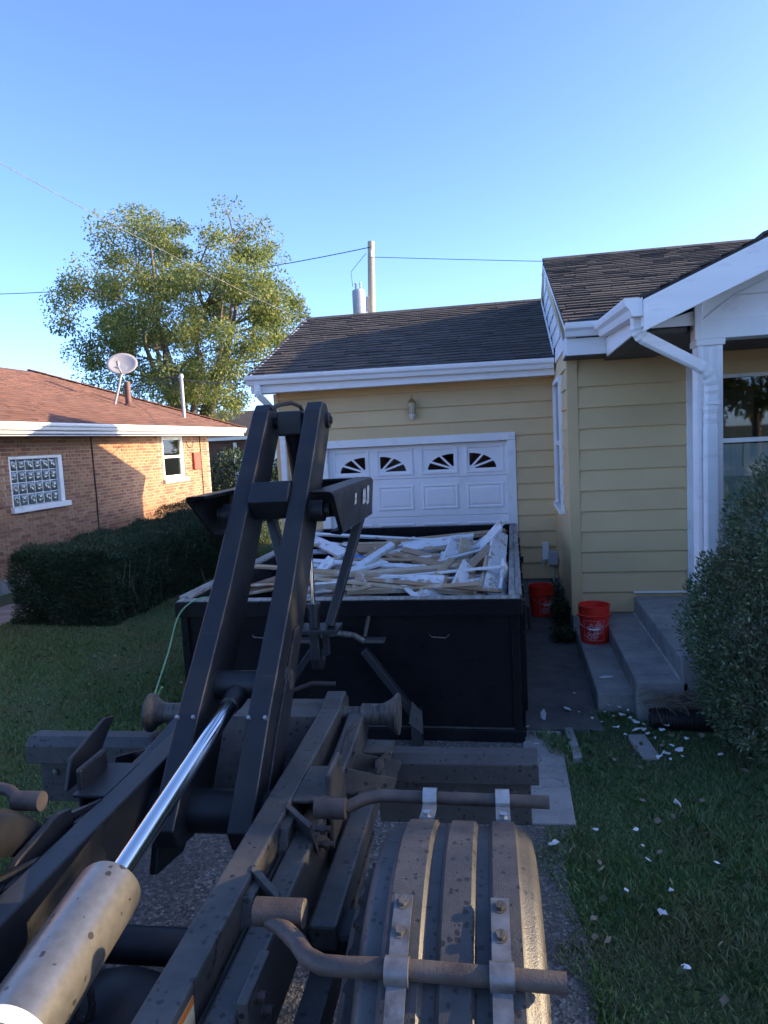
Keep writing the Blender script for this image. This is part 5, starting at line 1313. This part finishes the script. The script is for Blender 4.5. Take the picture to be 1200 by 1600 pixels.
# added unseen house to the right; keeps the low sun off the lawn
NH = wthing('neighbour_house', 'two storey pale sided house standing right of the yellow house', 'house', (19, 6, 0))
MB().box(15.2, 23, -4, 15, 0, 4.75).build('wall', 'trim', NH)
MB().add([(15.0, -4.3, 4.75), (15.0, 15.3, 4.75), (19.1, 15.3, 5.5), (19.1, -4.3, 5.5), (23.2, -4.3, 4.75), (23.2, 15.3, 4.75)], [(0, 1, 2, 3), (3, 2, 5, 4), (0, 3, 4), (1, 5, 2)]).build('roof', 'shingle', NH)
for k in range(4):
    for z in (.9, 3.0):
        f = MB().box(15.14, 15.2, -2.5 + 4.5 * k, -1.4 + 4.5 * k, z, z + 1.3).build('window', 'alu', NH); MB().box(15.13, 15.14, -2.4 + 4.5 * k, -1.5 + 4.5 * k, z + .1, z + 1.2).build('pane', 'glassblock', f)
# house across the street, seen only in window reflections
AH = wthing('opposite_house', 'brick house across the street behind the viewer', 'house', (-2, -34, 0))
MB().box(-12, 8, -40, -32, 0, 3.0).build('wall', 'darkbrick', AH)
MB().add([(-12.5, -31.6, 3), (8.5, -31.6, 3), (8.5, -36, 4.9), (-12.5, -36, 4.9), (8.5, -40.4, 3), (-12.5, -40.4, 3)], [(0, 1, 2, 3), (3, 2, 4, 5), (0, 3, 5), (1, 4, 2)]).build('roof', 'shingle_red', AH)
for x in (-9, -5, 1, 5):
    MB().box(x, x + 1.4, -32.0, -31.95, 1.0, 2.3).build('window', 'trim', AH)

for i, (x, y) in enumerate(((-13, -29), (-3, -44), (7, -30), (16, -36), (-24, -38))):  # unseen trees added behind the viewer to darken window and paint reflections
    tree('street_tree', ['street tree left of the opposite house, behind the viewer', 'street tree behind the opposite house', 'street tree right of the opposite house', 'street tree at the far right across the street', 'street tree at the far left across the street'][i], (x, y, 0), ((x, y, 6.5), (4.6, 4.0, 4.2)), 60, 110, .5, 'tree', 60 + i, 4, .3, clump_r=1.3)

# ------------------------------------------------------------------ utility pole, wires
UP = wthing('utility_pole', 'wooden utility pole with grey transformer can behind the garage roof', 'utility pole', (-5.62, 30, 0))
MB().tube([(-5.72, 30, 0), (-5.62, 30, 5), (-5.40, 30, 10.4)], [.19, .17, .14], 14).build('pole', 'pole', UP, smooth=40)
MB().lathe([(.0, 7.2), (.26, 7.22), (.27, 7.3), (.27, 8.35), (.25, 8.45), (.12, 8.5), (0, 8.5)], 20, (-5.98, 29.75, 0)).build('transformer_can', 'greymetal', UP, smooth=40)
for dx_ in (-.1, .1): MB().lathe([(.03, 8.45), (.05, 8.6), (.03, 8.62), (.05, 8.7), (.02, 8.78), (0, 8.8)], 8, (-5.98 + dx_, 29.72, 0)).build('bushing', 'greymetal', UP)
MB().box(-5.85, -5.6, 29.9, 29.98, 7.6, 8.2).build('mount_bracket', 'greymetal', UP)
MB().cyl((-5.40, 29.86, 9.75), (-5.40, 29.86, 10.0), .05, n=8).build('insulator', 'greymetal', UP)
MB().tube([(-6.2, 29.7, 8.6), (-6.24, 29.7, 9.2), (-5.6, 29.8, 9.9)], .012, 5).build('lead_wire', 'wire', UP)
def wire(a, b, sag, r, label, mat='wire', n=24):
    a, b = Vector(a), Vector(b); pts = []
    for i in range(n + 1):
        t = i / n; pts.append(a.lerp(b, t) - Vector((0, 0, sag * 4 * t * (1 - t))))
    return tag(MB().tube(pts, r, 5).build('overhead_wire', mat, smooth=60), label, 'wire', 'overhead wires')
wire((-5.40, 29.86, 10.15), (-30, 31, 10.6), .7, .018, 'thin overhead wire running left from the utility pole top')
wire((-5.40, 29.86, 9.75), (40, 32, 6.0), .3, .013, 'thin overhead wire running right from the utility pole over the main roof')
wire((-6.6, 3.0, 6.35), (-3.6, 13.2, 4.45), .15, .0045, 'pale service cable slanting across the sky from the upper left to the garage', 'paleWire')
wire((-26, 30, 6.75), (-8.55, 18.1, 4.2), .5, .012, 'upper low cable reaching the brick house mast from the left')
wire((-26, 30, 6.3), (-8.55, 18.1, 4.12), .55, .012, 'lower low cable reaching the brick house mast from the left')
wire((-8.55, 18.1, 4.1), (-3.55, 14.5, 3.6), .12, .010, 'pale cable from the brick house mast to the garage', 'paleWire')

# ------------------------------------------------------------------ drain pipe, twigs, flakes, edging block
dp = []
for i in range(44): dp += [(.082 if i % 2 else .070, .012 * i), (.082 if i % 2 else .070, .012 * i + .007)]
o = MB().lathe(dp, 20, (0, 0, 0), 'x').build('drain_pipe', 'corr'); o.location = (.94, 5.36, .075); o.rotation_euler = (0, 0, R(-4)); tag(o, 'black corrugated drain pipe lying at the foot of the steps', 'drain pipe')
mb = MB(); rr = random.Random(8)
for i in range(110):
    x, y = rr.uniform(.85, 1.35), 5.38 + rr.uniform(-.06, .06); a = rr.gauss(0, .5); L_ = rr.uniform(.12, .35); z = .15 + rr.uniform(0, .10)
    mb.tube([(x, y, z), (x + math.cos(a) * L_ / 2, y + math.sin(a) * L_ / 3, z + .03), (x + math.cos(a) * L_, y + math.sin(a) * L_ * .6, z - rr.uniform(.0, .1))], .0022, 4)
o = mb.build('twig_pile', 'twig'); tag(o, 'tangle of dry twigs on top of the black drain pipe', 'twigs')
o = MB().box(-.06, .06, -.16, .16, 0, .05).build('edging_block', 'concrete', bevel=.008); o.location = (.83, 4.98, -.012); o.rotation_euler = (R(4), 0, R(8)); tag(o, 'narrow pale concrete edging block lying in the grass', 'concrete block')
o = MB().box(-.03, .03, -.25, .25, 0, .05).build('edging_block', 'concrete', bevel=.008); o.location = (.36, 4.98, .0); o.rotation_euler = (0, 0, R(3)); tag(o, 'slim grey edging strip along the pale slab by the dumpster', 'concrete block')
FL = [(850, 1118, 3, 'flat white flake on the asphalt nearest the dumpster corner'), (887, 1107, 2.2, 'white flake at the asphalt edge below the steps'), (897, 1083, 1, 'tiny white flake on the dark asphalt'), (952, 1101, 1.5, 'white flake first of the row below the lowest step'),
 (968, 1104, 1.5, 'white flake second of the row below the lowest step'), (973, 1116, 1.8, 'curled white flake in the grass below the steps'), (993, 1128, 2.2, 'upper of two overlapping white flakes in the grass'), (1000, 1140, 2.6, 'larger lower of two overlapping white flakes in the grass'),
 (962, 1136, 1.4, 'white flake left of the overlapping pair'), (1042, 1132, 2, 'white flake in front of the drain pipe'), (1056, 1129, 1.6, 'white flake right next to the one before the drain pipe'), (1040, 1176, 2, 'crumbled white flakes right of the edging block'), (1060, 1171, 2.2, 'pale chip right of the edging block'),
 (1072, 1153, 1.2, 'small white chip below the bush'), (1127, 1178, 1.6, 'white chip under the right bush'), (1058, 1256, 2.2, 'upright white flake alone in the right lawn'), (993, 1296, 1.2, 'small white chip in the middle of the right lawn'), (930, 1296, 1.2, 'white chip near the driveway edge grass'),
 (862, 1318, 2.6, 'white scrap on the pavement beside the fender'), (1013, 1342, .8, 'tiny chip in the lawn below the middle chip'), (1120, 1347, 1, 'tiny chip far right in the lawn'), (1003, 1320, .8, 'tiny chip left of centre in the lawn'), (1050, 1391, .8, 'tiny chip lower in the lawn'), (978, 1390, .8, 'tiny chip lower left in the lawn'),
 (1035, 1425, 1.3, 'white chip low in the right lawn'), (1073, 1510, 1, 'lowest tiny chip in the right lawn'), (822, 1135, 1.4, 'white flake against the dumpster corner'), (838, 1162, 1, 'white speck on the pale slab')] + [(px_, py_, s2, 'small white chip in the litter of flakes between the steps and the edging block') for px_, py_, s2 in ((945, 1112, .7), (958, 1118, .9), (981, 1109, .8), (985, 1121, 1.1), (1006, 1131, 1.2), (1012, 1146, 1.0), (978, 1147, .8), (1024, 1152, .9), (1034, 1140, 1.3), (1050, 1165, 1.4), (1030, 1182, 1.2), (1066, 1181, 1.0), (1048, 1186, .9), (940, 1128, .7), (925, 1121, .8), (904, 1112, .9))]
rr = random.Random(15)
for (px, py, s_, lab) in FL:
    onp = px < 900; p = atz(px, py, .035 if onp else .06); r_ = .013 * s_; n = rr.randint(5, 7); pts = []
    for k in range(n):
        a = 6.28 * k / n + rr.uniform(-.35, .35); q = r_ * rr.uniform(.5, 1.35); pts.append((math.cos(a) * q * 1.35, math.sin(a) * q, rr.uniform(-.3, .5) * r_))
    m_ = MB().add(pts + [(0, 0, r_ * .25)], [(k, (k + 1) % n, n) for k in range(n)]); o = m_.build('paint_flake', 'chip')
    sm = o.modifiers.new('solid', 'SOLIDIFY'); sm.thickness = .003
    o.location = p; o.rotation_euler = (rr.uniform(-.3, .3) + (.9 if 'upright' in lab else 0), rr.uniform(-.3, .3), rr.uniform(0, 6.28)); tag(o, lab, 'paint flake', 'white paint flakes on the ground')
p = atz(940, 1060, .16); o = MB().add([(0, 0, 0), (.08, .01, 0), (.10, .05, .004), (.03, .06, .002), (-.02, .03, 0)], [(0, 1, 2, 3, 4)]).build('paint_flake', 'chip'); o.location = p; sm = o.modifiers.new('s', 'SOLIDIFY'); sm.thickness = .003
tag(o, 'white flake lying on the lowest concrete step', 'paint flake', 'white paint flakes on the ground')

# ------------------------------------------------------------------ grass
def grass(name, label, regions, hgt, wid, seed):
    g = np.random.default_rng(seed); V = []
    for (x0, x1, y0, y1, dens, keep) in regions:
        n = int((x1 - x0) * (y1 - y0) * dens); P = np.stack([g.uniform(x0, x1, n), g.uniform(y0, y1, n)], 1)
        if keep is not None: P = P[keep(P)]
        n = len(P); th = g.uniform(0, 2 * np.pi, n); pat = .7 + .45 * np.sin(P[:, 0] * 2.3 + 1.7 * np.sin(P[:, 1] * 1.1)) * np.sin(P[:, 1] * 1.9 + .6) + .25 * np.sin(P[:, 0] * 7 + P[:, 1] * 5)
        H_ = hgt * g.uniform(.5, 1.35, n) * np.clip(pat, .4, 1.4); W_ = wid * g.uniform(.7, 1.4, n); lean = H_ * g.uniform(.2, 1.1, n); la = g.uniform(0, 2 * np.pi, n)
        z = np.zeros(n); dx, dy = np.cos(th) * W_ / 2, np.sin(th) * W_ / 2
        a = np.stack([P[:, 0] - dx, P[:, 1] - dy, z], 1); b = np.stack([P[:, 0] + dx, P[:, 1] + dy, z], 1)
        tip = np.stack([P[:, 0] + np.cos(la) * lean, P[:, 1] + np.sin(la) * lean, H_], 1)
        m1 = np.stack([P[:, 0] + dx * .8 + np.cos(la) * lean * .35, P[:, 1] + dy * .8 + np.sin(la) * lean * .35, H_ * .6], 1); m0 = m1 - np.stack([dx * 1.6, dy * 1.6, z], 1)
        V.append(np.stack([a, b, m1, tip, m0], 1).reshape(-1, 3))
    V = np.concatenate(V); n = len(V) // 5
    o = link(name, npmesh(name, V, np.arange(5 * n).reshape(n, 5)), 'blade'); o['kind'] = 'stuff'; o['label'] = label; o['category'] = 'grass'; return o
def edge_r(P):   # ragged boundary of the right lawn
    x, y = P[:, 0], P[:, 1]; e = np.where(y < 5.35, .16 + .07 * np.sin(y * 3.1) + .05 * np.sin(y * 8.3) + .03 * np.sin(y * 19), .62)
    near = (y > 5.15) & (y < 5.75); e = np.where(near, .34 + (y - 5.15) * .45 + .05 * np.sin(y * 23), e)
    st = (y > 5.64) & (x > .6) | (y > 5.48) & (x > .87)
    bare = (np.abs(x - .62) < .35) & (np.abs(y - 5.05) < .35)
    return (x > e) & ~st & (y < 6.0) & ~(bare & (np.sin(x * 31) * np.sin(y * 29) > .15))
grass('right_lawn', 'short green and brown lawn right of the driveway', [(.05, 2.2, 1.9, 6.0, 13000, edge_r), (2.2, 3.4, 1.9, 4.4, 9000, None), (2.2, 9, -3, 5.2, 900, None), (.2, 2.2, -2, 1.9, 2500, lambda P: P[:, 0] > .28)], .048, .0052, 1)
def edge_l(P):
    x, y = P[:, 0], P[:, 1]; hd = (x > -6.5) & (x < -5.1) & (y > 8.4) & (y < 13.4)
    return (x < -2.72 + .06 * np.sin(y * 6) + .03 * np.sin(y * 19)) & ~hd & ~((x < -6.75) & (x > -7.6) & (y < 9.6)) & (x > BX + .05)
grass('left_lawn', 'green lawn left of the driveway in front of the hedge', [(-5.2, -2.6, 2.6, 9.6, 6500, edge_l), (-7.4, -5.2, 3.4, 8.8, 5200, edge_l), (-5.2, -2.6, 9.6, 16, 1800, edge_l), (-8.2, -5.0, 13.4, 24, 700, edge_l), (-8.2, -2.7, -4, 2.6, 900, edge_l), (-7.0, -2.6, 16, 30, 350, None)], .05, .007, 2)

def edge_strip(P):
    x, y = P[:, 0], P[:, 1]; return (np.abs(x - (.25 + .07 * np.sin(y * 3.1) + .05 * np.sin(y * 8.3))) < .05 + .04 * np.sin(y * 5.7)) & (np.sin(y * 2.3 + 1) > -.5)
grass('edge_grass', 'taller ragged grass along the right driveway edge', [(.05, .5, 1.9, 5.1, 2600, edge_strip), (.35, .9, 5.05, 5.6, 700, None)], .085, .007, 5)
g5 = np.random.default_rng(31); n5 = 520
P5 = np.stack([g5.uniform(.35, 2.4, n5), g5.uniform(2.2, 5.3, n5), g5.uniform(.03, .055, n5)], 1); k5 = np.sin(P5[:, 0] * 3.3) * np.sin(P5[:, 1] * 2.9) > -.1; P5 = P5[k5]
P6 = np.stack([g5.uniform(-6.5, -2.9, 500), g5.uniform(3.5, 8.2, 500), g5.uniform(.03, .05, 500)], 1)
P5 = np.concatenate([P5, P6])
o = leaves('lawn_weeds', P5, np.stack([g5.normal(size=len(P5)), g5.normal(size=len(P5)), g5.uniform(.0, .4, len(P5))], 1), .045, .026, 'weed'); o['kind'] = 'stuff'; o['label'] = 'broad leaved weeds scattered in the lawns'; o['category'] = 'weeds'
P7 = np.concatenate([np.stack([g5.uniform(.3, 2.2, 90), g5.uniform(2.3, 5.4, 90), g5.uniform(.045, .06, 90)], 1), np.stack([g5.uniform(-6.0, -2.9, 60), g5.uniform(3.5, 8, 60), g5.uniform(.04, .055, 60)], 1)])
o = leaves('fallen_leaves', P7, np.stack([g5.normal(size=len(P7)), g5.normal(size=len(P7)), g5.uniform(-.1, .25, len(P7))], 1), .05, .03, 'twig'); o['kind'] = 'stuff'; o['label'] = 'dry brown leaves lying in the lawns'; o['category'] = 'leaves'
